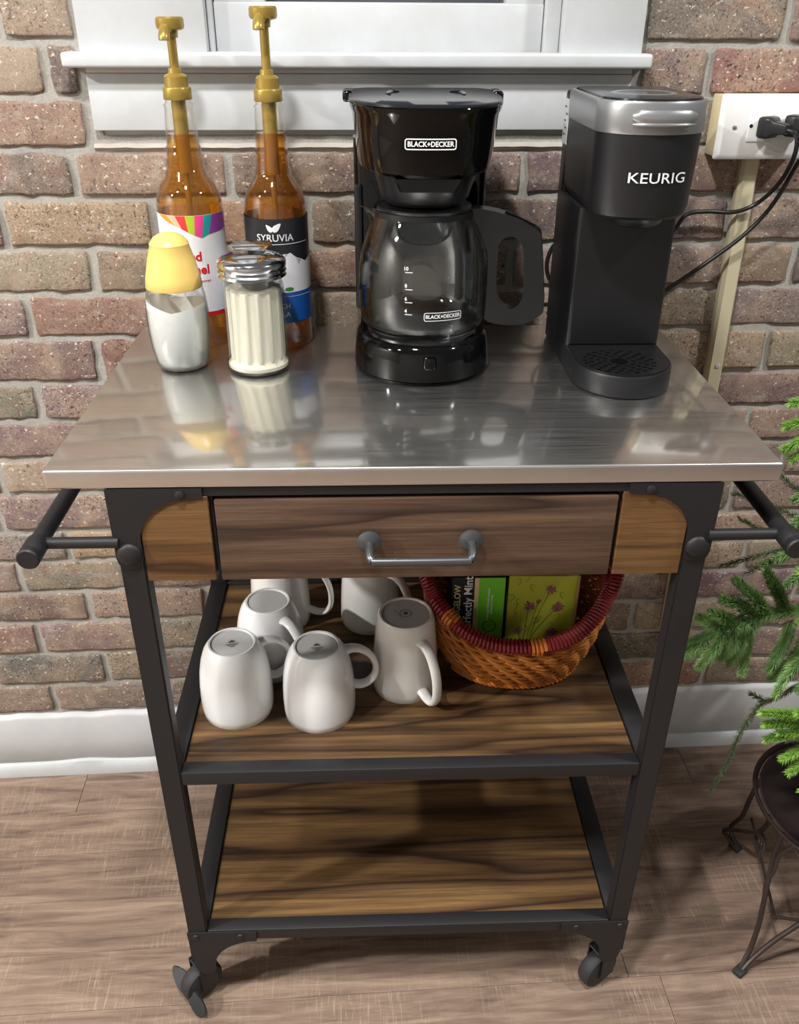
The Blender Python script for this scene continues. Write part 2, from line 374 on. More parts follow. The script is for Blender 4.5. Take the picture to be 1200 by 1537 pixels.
def text_bm(s, size, bold=0.0, xs=1.0, align='CENTER', shear=0.0, res=3):
    cu = bpy.data.curves.new('lettering', 'FONT'); cu.body = s; cu.size = size; cu.align_x = align; cu.align_y = 'CENTER'
    cu.offset = bold; cu.resolution_u = res; cu.shear = shear; cu.space_character = 1.02
    o = bpy.data.objects.new('lettering_source', cu); COL.objects.link(o)
    dg = bpy.context.evaluated_depsgraph_get(); me = bpy.data.meshes.new_from_object(o.evaluated_get(dg))
    bm = bmesh.new(); bm.from_mesh(me); bpy.data.meshes.remove(me); bpy.data.objects.remove(o); bpy.data.curves.remove(cu)
    for v in bm.verts: v.co.x *= xs
    return bm
def flat_poly(bm, poly):
    bm.faces.new([bm.verts.new((a, b, 0)) for a, b in poly])
def rrect(w, h, r, n=4, cx=0, cy=0):
    out = []
    for (sx, sy, a0) in ((1, 1, 0), (-1, 1, PI/2), (-1, -1, PI), (1, -1, 3*PI/2)):
        for k in range(n+1):
            a = a0 + PI/2*k/n
            out.append((cx+sx*(w/2-r)+r*math.cos(a), cy+sy*(h/2-r)+r*math.sin(a)))
    return out
def ring_poly(bm, outer, inner):
    vo = [bm.verts.new((a, b, 0)) for a, b in outer]; vi = [bm.verts.new((a, b, 0)) for a, b in inner]; n = len(vo)
    for i in range(n): bm.faces.new((vo[i], vo[(i+1) % n], vi[(i+1) % n], vi[i]))
def cut_x(bm, step):
    xs = [v.co.x for v in bm.verts]
    x = math.floor(min(xs)/step)*step + step
    while x < max(xs):
        bmesh.ops.bisect_plane(bm, geom=list(bm.verts)+list(bm.edges)+list(bm.faces), plane_co=(x, 0, 0), plane_no=(1, 0, 0))
        x += step
def wrap(bm, fn):
    for v in bm.verts: v.co = Vector(fn(v.co.x, v.co.y, v.co.z))
def cyl(R, a0, c=(0, 0), off=0.0):                   # print wrapped on a cylinder, a0 = heading of its middle
    return lambda x, y, z: (c[0]+(R+off)*math.cos(a0+x/R), c[1]+(R+off)*math.sin(a0+x/R), y)
def tag(o, label, cat, group=None):
    o['label'] = label; o['category'] = cat
    if group: o['group'] = group
    return o
def struct(o): o['kind'] = 'structure'; return o

# ================================================================ THE SETTING
def build_wall():
    # mortar bed, uneven, with the window opening left out
    opx0, opx1, opz = -0.402, 0.340, 1.163
    bm = bmesh.new(); x0, x1, z0, z1 = -1.35, 1.35, 0.02, 1.75
    st = 0.0155
    nx = int((x1-x0)/st); nz = int((z1-z0)/st); g = {}
    for i in range(nx+1):
        for k in range(nz+1):
            x = x0+(x1-x0)*i/nx; z = z0+(z1-z0)*k/nz
            d = noise.noise(Vector((x*30, 3.1, z*30)))*0.0016+noise.noise(Vector((x*9, 1.1, z*9)))*0.0008
            g[i, k] = (x, YW+0.0042+d, z)
    vs = {}
    def V(q):
        if q not in vs: vs[q] = bm.verts.new(g[q])
        return vs[q]
    for i in range(nx):
        for k in range(nz):
            xc = (g[i, k][0]+g[i+1, k][0])/2; zc = (g[i, k][2]+g[i, k+1][2])/2
            if opx0+0.008 < xc < opx1-0.008 and zc > opz+0.008: continue
            bm.faces.new((V((i, k)), V((i+1, k)), V((i+1, k+1)), V((i, k+1))))
    # reveal and backing
    wall = struct(obj('wall_back', bm, M['mortar'], None, True, 3.0))
    bm = bmesh.new()
    for (a, b, c, d) in ((x0, opx0, z0, z1), (opx1, x1, z0, z1), (opx0, opx1, z0, opz)):
        box(bm, ((a+b)/2, YW+0.09, (c+d)/2), (b-a, 0.15, d-c))
    obj('backing', bm, M['mortar'], wall, False)
    Z = [1.4160, 1.3505, 1.285, 1.2201, 1.1556, 1.0919, 1.0238, .9578, .8913, .8203, .7568, .6916, .6269, .5554, .4954, .4301, .3649, .2939, .2212, .152]
    Z = [1.6760, 1.6110, 1.5460, 1.4810] + Z
    J = {5: [-0.497, 0.532], 6: [-0.448, 0.436], 7: [-0.60, 0.52], 8: [-0.435, -0.224, -0.01, 0.191, 0.398], 9: [-0.545, -0.334, -0.118, 0.09, 0.295, 0.503],
         10: [-0.431, -0.236, -0.03, 0.18, 0.39, 0.511, 0.616], 11: [-0.536, 0.517], 12: [-0.446, 0.40, 0.604], 13: [-0.548, 0.49], 14: [-0.46, 0.60], 15: [-0.635, 0.47],
         16: [-0.654], 17: [-0.551, -0.451, 0.52], 18: [-0.644, -0.453, 0.44], 19: [-0.538, -0.331, 0.56], 20: [-0.638, -0.455, 0.46], 21: [-0.531, -0.447], 22: [-0.637, -0.423, 0.42, 0.626]}
    tones = {(8, 0): (140, 112, 100), (8, 1): (128, 104, 94), (9, 0): (168, 138, 112), (9, 1): (160, 130, 104), (10, 0): (132, 110, 96), (11, 0): (150, 108, 88),
             (12, 0): (128, 78, 68), (13, 1): (150, 96, 82), (6, 2): (186, 156, 120), (5, 2): (156, 120, 104), (15, 0): (164, 140, 118), (17, 0): (176, 146, 112)}
    pal = [(138, 114, 102), (128, 106, 97), (154, 132, 114), (112, 94, 90), (142, 108, 96), (134, 116, 106), (162, 140, 120), (122, 104, 98)]
    rnd = random.Random(11)
    for k in range(len(Z)-1):
        zt, zb = Z[k], Z[k+1]
        js = sorted(J.get(k, [rnd.uniform(-0.6, -0.5)]))
        full = list(js)
        while full[0] > -1.25: full.insert(0, full[0]-rnd.uniform(0.205, 0.215))
        i = 0
        while i < len(full)-1:
            gap = full[i+1]-full[i]
            if gap > 0.30:
                n = max(2, round(gap/0.208))
                for q in range(1, n): full.insert(i+q, full[i]+gap*q/n+rnd.uniform(-0.004, 0.004)) if q == 1 else full.insert(i+q, full[i]+(gap)*q/n)
                i += n
            else: i += 1
        full.sort()
        while full[-1] < 1.22: full.append(full[-1]+rnd.uniform(0.205, 0.215))
        for bi, (a, b) in enumerate(zip(full, full[1:])):
            a2, b2 = a+0.0064+rnd.uniform(-0.001, 0.001), b-0.0064+rnd.uniform(-0.001, 0.001)
            segs = [(a2, b2)]
            if zt > opz+0.01:
                segs = []
                if a2 < opx0-0.012: segs.append((a2, min(b2, opx0-rnd.uniform(0.004, 0.012))))
                if b2 > opx1+0.012: segs.append((max(a2, opx1+rnd.uniform(0.004, 0.010)), b2))
            for (p, q) in segs:
                if q-p < 0.018: continue
                make_brick(wall, p, q, zb+0.0056, zt-0.0056, tones.get((k, bi-full.index(js[0]) if js[0] in full else -9), pal[rnd.randrange(len(pal))]), rnd)
    return wall
def make_brick(parent, xa, xb, za, zb, tone, rnd):
    w_, h_ = xb-xa, zb-za; ni = max(3, int(w_/0.014)); US = [0, 0.0032/w_]+[0.0032/w_+(1-0.0064/w_)*i/ni for i in range(1, ni)]+[1-0.0032/w_, 1]; VS = [0, 0.0032/h_, 0.35, 0.65, 1-0.0032/h_, 1]; nx = len(US)-1; nz = 5
    s = rnd.uniform(0, 900); dep = rnd.uniform(-0.0018, 0.0004); tilt = rnd.uniform(-0.0025, 0.0025)
    verts = []; faces = []; cx, cz = (xa+xb)/2, (za+zb)/2
    for k in range(nz+1):
        for i in range(nx+1):
            u, v = US[i], VS[k]; x = xa+(xb-xa)*u; z = za+(zb-za)*v
            e = min(u*(xb-xa), (1-u)*(xb-xa), v*(zb-za), (1-v)*(zb-za))
            y = YW+dep+tilt*(u-0.5)+0.0016*noise.noise(Vector((x*45, s, z*45)))+0.0008*noise.noise(Vector((x*130, s, z*130)))
            if i in (0, nx) or k in (0, nz):
                y += 0.0010
                x += 0.0036*noise.noise(Vector((x*70, s+5, z*70))); z += 0.0042*noise.noise(Vector((x*60, s+9, z*60)))+0.0020*noise.noise(Vector((x*190, s+2, z*190)))
                if (i in (0, nx)) and (k in (0, nz)):
                    q = 0.0022*rnd.random(); x += (q if i == 0 else -q); z += (q if k == 0 else -q)
            verts.append((x-cx, y-YW, z-cz))
    for k in range(nz):
        for i in range(nx):
            a = k*(nx+1)+i; faces.append((a, a+1, a+nx+2, a+nx+1))
    rim = [i for i in range(nx+1)]+[k*(nx+1)+nx for k in range(1, nz+1)]+[nz*(nx+1)+i for i in range(nx-1, -1, -1)]+[k*(nx+1) for k in range(nz-1, 0, -1)]
    base = len(verts)
    for r in rim: verts.append((verts[r][0], 0.012, verts[r][2]))
    n = len(rim)
    for i in range(n): faces.append((rim[i], base+i, base+(i+1) % n, rim[(i+1) % n]))
    o = obj_raw('brick', verts, faces, M['brick'], parent, True)
    o.location = (cx, YW, cz)
    g_ = sum(tone)/3; t = lin(tuple(min(255, max(0, g_+(c-g_)*0.78+4+rnd.uniform(-7, 7))) for c in tone)); o.color = (*t, 1)
    return o
build_wall()

def build_floor():
    bm = bmesh.new(); box(bm, (-0.4, -1.4, -0.012), (5.8, 4.1, 0.016)); fl = struct(obj('floor', bm, M['plank'], None, False))
    rnd = random.Random(5)
    edges = [0.495-0.0, 0.3960, 0.2985, 0.2025, 0.1060, 0.0095, -0.087, -0.1835, -0.28, -0.3765, -0.473]
    off = [-0.604, 0.1, -0.95, -0.18, 0.35, -0.8, -0.35, 0.2, -0.6, 0.0]
    for r, (yt, yb) in enumerate(zip(edges, edges[1:])):
        x = off[r]-1.2
        while x < 1.6:
            x2 = x+1.2
            if x2 > -1.5:
                bm = bmesh.new(); a, b = max(x, -1.7)+0.0004, min(x2, 1.7)-0.0004
                box(bm, (0, 0, -0.002), (b-a, yt-yb-0.0005, 0.004), 0.0003)
                o = obj('plank', bm, M['plank'], fl, False, loc=((a+b)/2, (yt+yb)/2, 0))
                k = rnd.uniform(0.90, 1.08); o.color = (k*1.02, k*rnd.uniform(0.96, 1.0), k*rnd.uniform(0.93, 0.99), 1)
            x = x2
    # baseboard, thick uneven paint over masonry, with a shoe strip
    bm = bmesh.new(); n = 140
    prof = []
    for i in range(n+1):
        x = -1.35+2.7*i/n
        zt = 0.146+0.003*noise.noise(Vector((x*22, 0, 0)))+0.002*noise.noise(Vector((x*70, 4, 0)))
        prof.append([(x, YW+0.006, zt+0.002), (x, YW-0.004, zt), (x, YW-0.0065, zt-0.006), (x, YW-0.006+0.001*noise.noise(Vector((x*9, 1, 0))), 0.08), (x, YW-0.006, 0.031), (x, YW+0.006, 0.02)])
    rows = [[bm.verts.new(p) for p in q] for q in prof]
    for a, b in zip(rows, rows[1:]):
        for j in range(len(a)-1): bm.faces.new((a[j], b[j], b[j+1], a[j+1]))
    bb = struct(obj('baseboard_back', bm, M['white_base'], None, True, 2.0))
    bm = bmesh.new(); rows = []
    for i in range(n+1):
        x = -1.35+2.7*i/n; b = 0.006*math.exp(-((x+0.60)/0.05)**2)
        sec = [(YW+0.004, 0.0), (YW-0.016, 0.0), (YW-0.016, 0.018), (YW-0.011, 0.0265+b), (YW-0.0055, 0.030+b), (YW+0.004, 0.030+b)]
        rows.append([bm.verts.new((x, y, z)) for y, z in sec])
    for a, c in zip(rows, rows[1:]):
        for j in range(len(a)-1): bm.faces.new((a[j], c[j], c[j+1], a[j+1]))
    obj('shoe_strip', bm, M['white_paint'], bb)
build_floor()

def build_room():
    bm = bmesh.new(); box(bm, (-0.4, -3.45, 1.25), (5.8, 0.05, 2.5)); struct(obj('wall_front', bm, M['wall_paint'], None, False))
    bm = bmesh.new(); box(bm, (-3.3, -1.4, 1.25), (0.05, 4.1, 2.5)); struct(obj('wall_left', bm, M['wall_paint'], None, False))
build_room()

def build_window():
    W = bpy.data.objects.new('window_1', None); COL.objects.link(W); W['kind'] = 'structure'
    W.location = (-0.03, YW, 1.26)
    def part(name, bm, m, sm=True, par=None):
        bmesh.ops.translate(bm, verts=bm.verts, vec=(0.03, -YW, -1.26)); return obj(name, bm, m, par or W, sm)
    P = M['white_paint']
    # sill
    bm = bmesh.new(); box(bm, (-0.0365, YW+0.014, 1.2653), (0.765, 0.092, 0.0180), 0.004, 3)
    for v in bm.verts: v.co.z += 0.0008*noise.noise(v.co*14)
    part('sill', bm, P)
    bm = bmesh.new(); box(bm, (-0.0345, YW+0.006, 1.2530), (0.722, 0.03, 0.0075), 0.002, 2); part('sill_bed_moulding', bm, P)
    # apron and the strip under it
    bm = bmesh.new(); box(bm, (-0.0345, YW+0.008, 1.2145), (0.725, 0.030, 0.069), 0.002, 2); part('apron', bm, P)
    bm = bmesh.new(); box(bm, (-0.0345, YW+0.016, 1.1715), (0.728, 0.020, 0.020), 0.002, 2); part('apron_strip', bm, P)
    bm = bmesh.new(); n = 70; rows = []
    for i in range(n+1):
        x = -0.402+0.742*i/n; q = 0.0015*noise.noise(Vector((x*40, 2, 0)))
        rows.append([bm.verts.new(p) for p in ((x, YW+0.02, 1.1645+q), (x, YW+0.0015, 1.163+q), (x, YW-0.0015, 1.158+q), (x, YW+0.004, 1.1535+q*1.5))])
    for a, b in zip(rows, rows[1:]):
        for j in range(3): bm.faces.new((a[j], b[j], b[j+1], a[j+1]))
    part('mortar_bead', bm, M['caulk'])
    # casings
    for (a, b) in ((-0.398, -0.236), (0.2265, 0.3345)):
        bm = bmesh.new(); box(bm, ((a+b)/2, YW+0.0, 1.498), (b-a, 0.030, 0.452), 0.002, 2); part('casing', bm, P)
    for (a, b, d) in ((-0.2355, -0.2285, 0.022), (0.2065, 0.2260, 0.020)):
        bm = bmesh.new(); box(bm, ((a+b)/2, YW+d, 1.498), (b-a, 0.03, 0.452), 0.0015, 2); part('stop_bead', bm, P)
    # sash
    ys = YW+0.035
    bm = bmesh.new(); box(bm, (-0.011, ys, 1.3015), (0.434, 0.032, 0.059), 0.003, 2); part('bottom_rail', bm, P)
    bm = bmesh.new(); box(bm, (0.1805, ys+0.0005, 1.498), (0.05, 0.031, 0.452), 0.003, 2); part('stile', bm, P)
    bm = bmesh.new(); box(bm, (-0.194, ys+0.0005, 1.498), (0.066, 0.031, 0.452), 0.003, 2); part('stile', bm, P)
    bm = bmesh.new(); box(bm, (0.0, ys+0.008, 1.53), (0.33, 0.004, 0.41)); part('pane', bm, M['glass_dark'])
    bm = bmesh.new(); box(bm, (-0.03, YW+0.10, 1.45), (0.75, 0.012, 0.60)); part('screen', bm, M['screen'])
build_window()

# ================================================================ THE CART
def build_cart():
    T = thing('serving_cart', 'black metal and dark wood serving cart with stainless top on casters', 'cart', (0, 0, 0))
    B = M['black']; HW, D, LW = 0.3797, 0.4628, 0.3197
    # steel top: folded sheet
    bm = bmesh.new(); box(bm, (0, D/2, H-0.01075), (2*HW, D, 0.0215), 0.0026, 4); obj('tabletop', bm, M['steel'], T)
    # legs: front face with an inner flange (angle steel)
    lw = 0.0275; zl = 0.165
    for sx in (-1, 1):
        for (y0, fl) in ((0.0022, 1), (0.446, -1)):
            x0 = sx*LW; bm = bmesh.new()
            poly = [(x0, y0), (x0-sx*lw, y0), (x0-sx*lw, y0+fl*0.022), (x0, y0+fl*0.022)]
            prism(bm, poly, zl, H-0.0222, 'z', 0.0)
            es = [e for e in bm.edges if abs(e.verts[0].co.z-e.verts[1].co.z) > 0.1]
            bmesh.ops.bevel(bm, geom=es, offset=0.002, segments=2, affect='EDGES')
            obj('leg', bm, B, T)
    # apron rails under the top
    for nm, c, s in (('apron_rail', (0, 0.011, 0.8905), (2*LW-2*lw-0.002, 0.016, 0.0115)), ('apron_rail', (0, 0.438, 0.84), (2*LW-2*lw-0.002, 0.010, 0.112)),
                     ('side_apron', (-LW+0.006, 0.221, 0.838), (0.009, 0.40, 0.112)), ('side_apron', (LW-0.006, 0.221, 0.838), (0.009, 0.40, 0.112))):
        bm = bmesh.new(); box(bm, c, s, 0.001); obj(nm, bm, B, T)
    # upper corner plates with the curved cut
    for sx in (-1, 1):
        bm = bmesh.new(); o2 = [(0.3212, 0.8958), (0.3212, 0.812), (0.3195, 0.8045), (0.314, 0.7995), (0.3065, 0.798), (0.299, 0.7995), (0.2940, 0.8045)]
        o2 += [(0.2925, 0.812), (0.2925, 0.830)]
        for k in range(11):
            a = PI - (PI/2)*k/10
            o2.append((0.2330 - 0.0595*math.cos(a)*1.0, 0.832+0.0525*math.sin(a)))
        o2 += [(0.2222, 0.8845), (0.2222, 0.8958)]
        prism(bm, [(sx*a, b) for a, b in o2], 0.0002, 0.0022, 'y'); pl = obj('corner_plate', bm, B, T)
        # rounded lobe and rivet on the leg
        bm = bmesh.new(); prof = [(0.0135*math.cos(t), 0.0065*math.sin(t)) for t in [PI/2*i/8 for i in range(8)]]
        lathe(bm, prof, 24); bmesh.ops.rotate(bm, verts=bm.verts, matrix=Matrix.Rotation(PI/2, 3, 'X'))
        bmesh.ops.translate(bm, verts=bm.verts, vec=(sx*0.3065, 0.0002, 0.8170)); obj('dome_rivet', bm, B, pl)
        bm = bmesh.new(); lathe(bm, [(0.0055, 0), (0.005, 0.002), (0.003, 0.003)], 16); bmesh.ops.rotate(bm, verts=bm.verts, matrix=Matrix.Rotation(PI/2, 3, 'X'))
        bmesh.ops.translate(bm, verts=bm.verts, vec=(sx*0.245, 0.0002, 0.888)); obj('dome_rivet', bm, B, pl)
    # wooden side panels and drawer
    for sx in (-1, 1):
        bm = bmesh.new(); box(bm, (sx*0.2545, 0.0095, 0.833), (0.0745, 0.014, 0.1045), 0.001); obj('side_panel', bm, M['side'], T)
        bm = bmesh.new(); box(bm, (sx*0.2155, 0.20, 0.836), (0.003, 0.38, 0.096)); obj('divider', bm, B, T)
    dr = bmesh.new(); box(dr, (0.0005, 0.010, 0.8313), (0.4235, 0.018, 0.0990), 0.0012, 2); dr = obj('drawer', dr, M['drawer'], T)
    bm = bmesh.new()
    box(bm, (0, 0.20, 0.787), (0.40, 0.37, 0.006)); box(bm, (-0.2, 0.20, 0.825), (0.008, 0.37, 0.07)); box(bm, (0.2, 0.20, 0.825), (0.008, 0.37, 0.07)); box(bm, (0, 0.385, 0.825), (0.40, 0.008, 0.07))
    obj('drawer_box', bm, M['drawer'], dr, False)
    bm = bmesh.new()
    path = [(-0.0505, -0.006, 0.833), (-0.0505, -0.022, 0.832), (-0.0500, -0.0305, 0.829), (-0.0465, -0.0345, 0.8265), (-0.040, -0.0355, 0.826)]
    path = path + [(0.046, -0.0355, 0.826), (0.053, -0.0345, 0.8265), (0.0565, -0.0305, 0.829), (0.0575, -0.022, 0.832), (0.0575, -0.006, 0.833)]
    sweep(bm, spline(path, 5), 0.0048, 12)
    for x in (-0.0505, 0.0575):
        b2 = bmesh.new(); lathe(b2, [(0.0135, 0), (0.0135, 0.002), (0.010, 0.0045), (0.0058, 0.007)], 24); bmesh.ops.rotate(b2, verts=b2.verts, matrix=Matrix.Rotation(PI/2, 3, 'X'))
        bmesh.ops.translate(b2, verts=b2.verts, vec=(x, -0.006, 0.833)); me = bpy.data.meshes.new('x'); b2.to_mesh(me); b2.free(); bm.from_mesh(me); bpy.data.meshes.remove(me)
    h = obj('pull_handle', bm, M['pull'], dr); h['label'] = 'grey metal bar pull handle'
    # shelves
    for z in (0.489, 0.1725):
        fr = None
        for nm, c, s in (('shelf_rail', (0, 0.0126, z-0.0115), (2*(LW-lw)-0.001, 0.0206, 0.0215)), ('shelf_rail', (0, 0.4345, z-0.0105), (2*(LW-lw)-0.001, 0.023, 0.0215)),
                         ('shelf_rail', (-LW+0.0145, 0.221, z-0.0105), (0.027, 0.403, 0.0215)), ('shelf_rail', (LW-0.0145, 0.221, z-0.0105), (0.027, 0.403, 0.0215))):
            bm = bmesh.new(); box(bm, c, s, 0.0015, 2); obj(nm, bm, B, T)
        bm = bmesh.new(); box(bm, (0, 0.221, z-0.009), (0.5805, 0.4025, 0.010), 0.0006); obj('shelf_panel', bm, M['shelf'], T)
    # lower corner brackets with casters
    for (sx, y0, dy, brake, ang) in ((-1, 0.001, 1, True, -0.85), (1, 0.001, 1, False, -1.05), (-1, 0.448, -1, True, 2.6), (1, 0.448, -1, False, 0.5)):
        bm = bmesh.new(); o2 = [(0.3212, 0.170), (0.3205, 0.155), (0.3165, 0.095), (0.3125, 0.080), (0.3040, 0.072), (0.2940, 0.074), (0.2870, 0.084)]
        for k in range(9):
            a = PI/2*k/8; o2.append((0.2225+0.064*math.cos(a), 0.096+0.0525*math.sin(a)))
        o2 += [(0.2222, 0.1485), (0.2222, 0.1685)]
        prism(bm, [(sx*a, b) for a, b in o2], y0-0.0008*dy, y0+0.0016*dy, 'y')
        box(bm, (sx*0.3195, y0+dy*0.022, 0.135), (0.002, 0.044, 0.066))
        br = obj('caster_bracket', bm, B, T)
        for (rx, rz) in ((0.245, 0.160), (0.309, 0.161)):
            bm = bmesh.new(); lathe(bm, [(0.0052, 0), (0.0045, 0.0018), (0.0025, 0.0028)], 14); bmesh.ops.rotate(bm, verts=bm.verts, matrix=Matrix.Rotation(PI/2 if dy > 0 else -PI/2, 3, 'X'))
            bmesh.ops.translate(bm, verts=bm.verts, vec=(sx*rx, y0-0.0005*dy, rz)); obj('bolt', bm, B, br)
        # caster: fork body, wheel, pedal
        cx, cy = sx*0.307, y0+dy*0.026
        bm = bmesh.new(); lathe(bm, [(0.007, 0.148), (0.007, 0.082), (0.0135, 0.080), (0.0135, 0.072), (0.009, 0.069)], 20)
        off = Vector((math.sin(ang), -math.cos(ang), 0))*0.014
        for sd in (-1, 1):
            n = Vector((math.cos(ang), math.sin(ang), 0))*sd*0.0155
            R = Matrix.Rotation(ang, 3, 'Z')
            vs = box(bm, (0, 0, 0), (0.0025, 0.026, 0.050), 0.0)
            for v in vs:
                v.co = R @ v.co + Vector((off.x*0.6+n.x, off.y*0.6+n.y, 0.050))
        vs = box(bm, (0, 0, 0), (0.033, 0.026, 0.003), 0.001)
        for v in vs: v.co = Matrix.Rotation(ang, 3, 'Z') @ v.co + Vector((off.x*0.6, off.y*0.6, 0.0715))
        bmesh.ops.translate(bm, verts=bm.verts, vec=(cx, cy, 0)); ca = obj('caster', bm, B, T)
        bm = bmesh.new(); lathe(bm, [(0.006, -0.0125), (0.018, -0.0125), (0.024, -0.012), (0.030, -0.0105), (0.0325, -0.006), (0.0325, 0.006), (0.030, 0.0105), (0.024, 0.012), (0.018, 0.0125), (0.006, 0.0125)], 36)
        bmesh.ops.rotate(bm, verts=bm.verts, matrix=Matrix.Rotation(PI/2, 3, 'Y')); bmesh.ops.rotate(bm, verts=bm.verts, matrix=Matrix.Rotation(ang, 3, 'Z'))
        bmesh.ops.translate(bm, verts=bm.verts, vec=(cx+off.x, cy+off.y, 0.0327)); obj('wheel', bm, M['rubber'], ca)
        if brake:
            bm = bmesh.new(); R = Matrix.Rotation(ang, 3, 'Z')
            def bow(c, L_, w_, t_, r3):
                pts = [(-L_/2, 0, 0), (L_/2, 0, 0)]
                b2 = bmesh.new(); prism(b2, [(L_/2*math.cos(t)*1.0, w_/2*math.sin(t)*(1.0+0.3*math.cos(t))) for t in [2*PI*i/20 for i in range(20)]], -t_/2, t_/2, 'z', 0.0012, 2)
                for v in b2.verts: v.co = R @ (r3 @ v.co + Vector(c))
                me = bpy.data.meshes.new('x'); b2.to_mesh(me); b2.free(); bm.from_mesh(me); bpy.data.meshes.remove(me)
            bow((-0.018, -0.036, 0.035), 0.050, 0.022, 0.006, Matrix.Rotation(0.25, 3, 'Y') @ Matrix.Rotation(0.5, 3, 'X'))
            bow((0.019, -0.037, 0.025), 0.052, 0.021, 0.005, Matrix.Rotation(0.65, 3, 'Y') @ Matrix.Rotation(0.9, 3, 'X'))
            box_v = box(bm, (0, 0, 0), (0.014, 0.022, 0.018), 0.003, 2)
            for v in box_v: v.co = R @ (v.co + Vector((-0.004, -0.028, 0.040)))
            bmesh.ops.translate(bm, verts=bm.verts, vec=(cx, cy, 0)); obj('brake_pedal', bm, M['rubber'], ca)
    # side towel bars
    for sx in (-1, 1):
        X = sx*0.4005; bm = bmesh.new()
        sweep(bm, [(X, -0.012, 0.832), (X, 0.454, 0.832)], 0.0096, 20); bar = obj('towel_bar', bm, B, T)
        for (y0, dy) in ((-0.012, -1), (0.454, 1)):
            bm = bmesh.new(); prof = [(0.0112, -0.014), (0.0118, -0.012), (0.0118, 0.006), (0.0106, 0.008), (0.0106, 0.0095), (0.0120, 0.011), (0.0120, 0.018), (0.0106, 0.020)]
            lathe(bm, prof, 24); bmesh.ops.rotate(bm, verts=bm.verts, matrix=Matrix.Rotation(-PI/2*dy, 3, 'X'))
            bmesh.ops.translate(bm, verts=bm.verts, vec=(X, y0, 0.832)); obj('bar_cap', bm, B, bar)
            bm = bmesh.new(); ya = y0-dy*0.014; sweep(bm, [(sx*(LW-0.004), ya, 0.8315), (X, ya, 0.8315)], 0.0064, 16); obj('bar_arm', bm, B, bar)
    return T
build_cart()

CAMC = Vector((-0.0477, -0.7879))
def face_angle(x, y): return math.atan2(CAMC.y-y, CAMC.x-x)

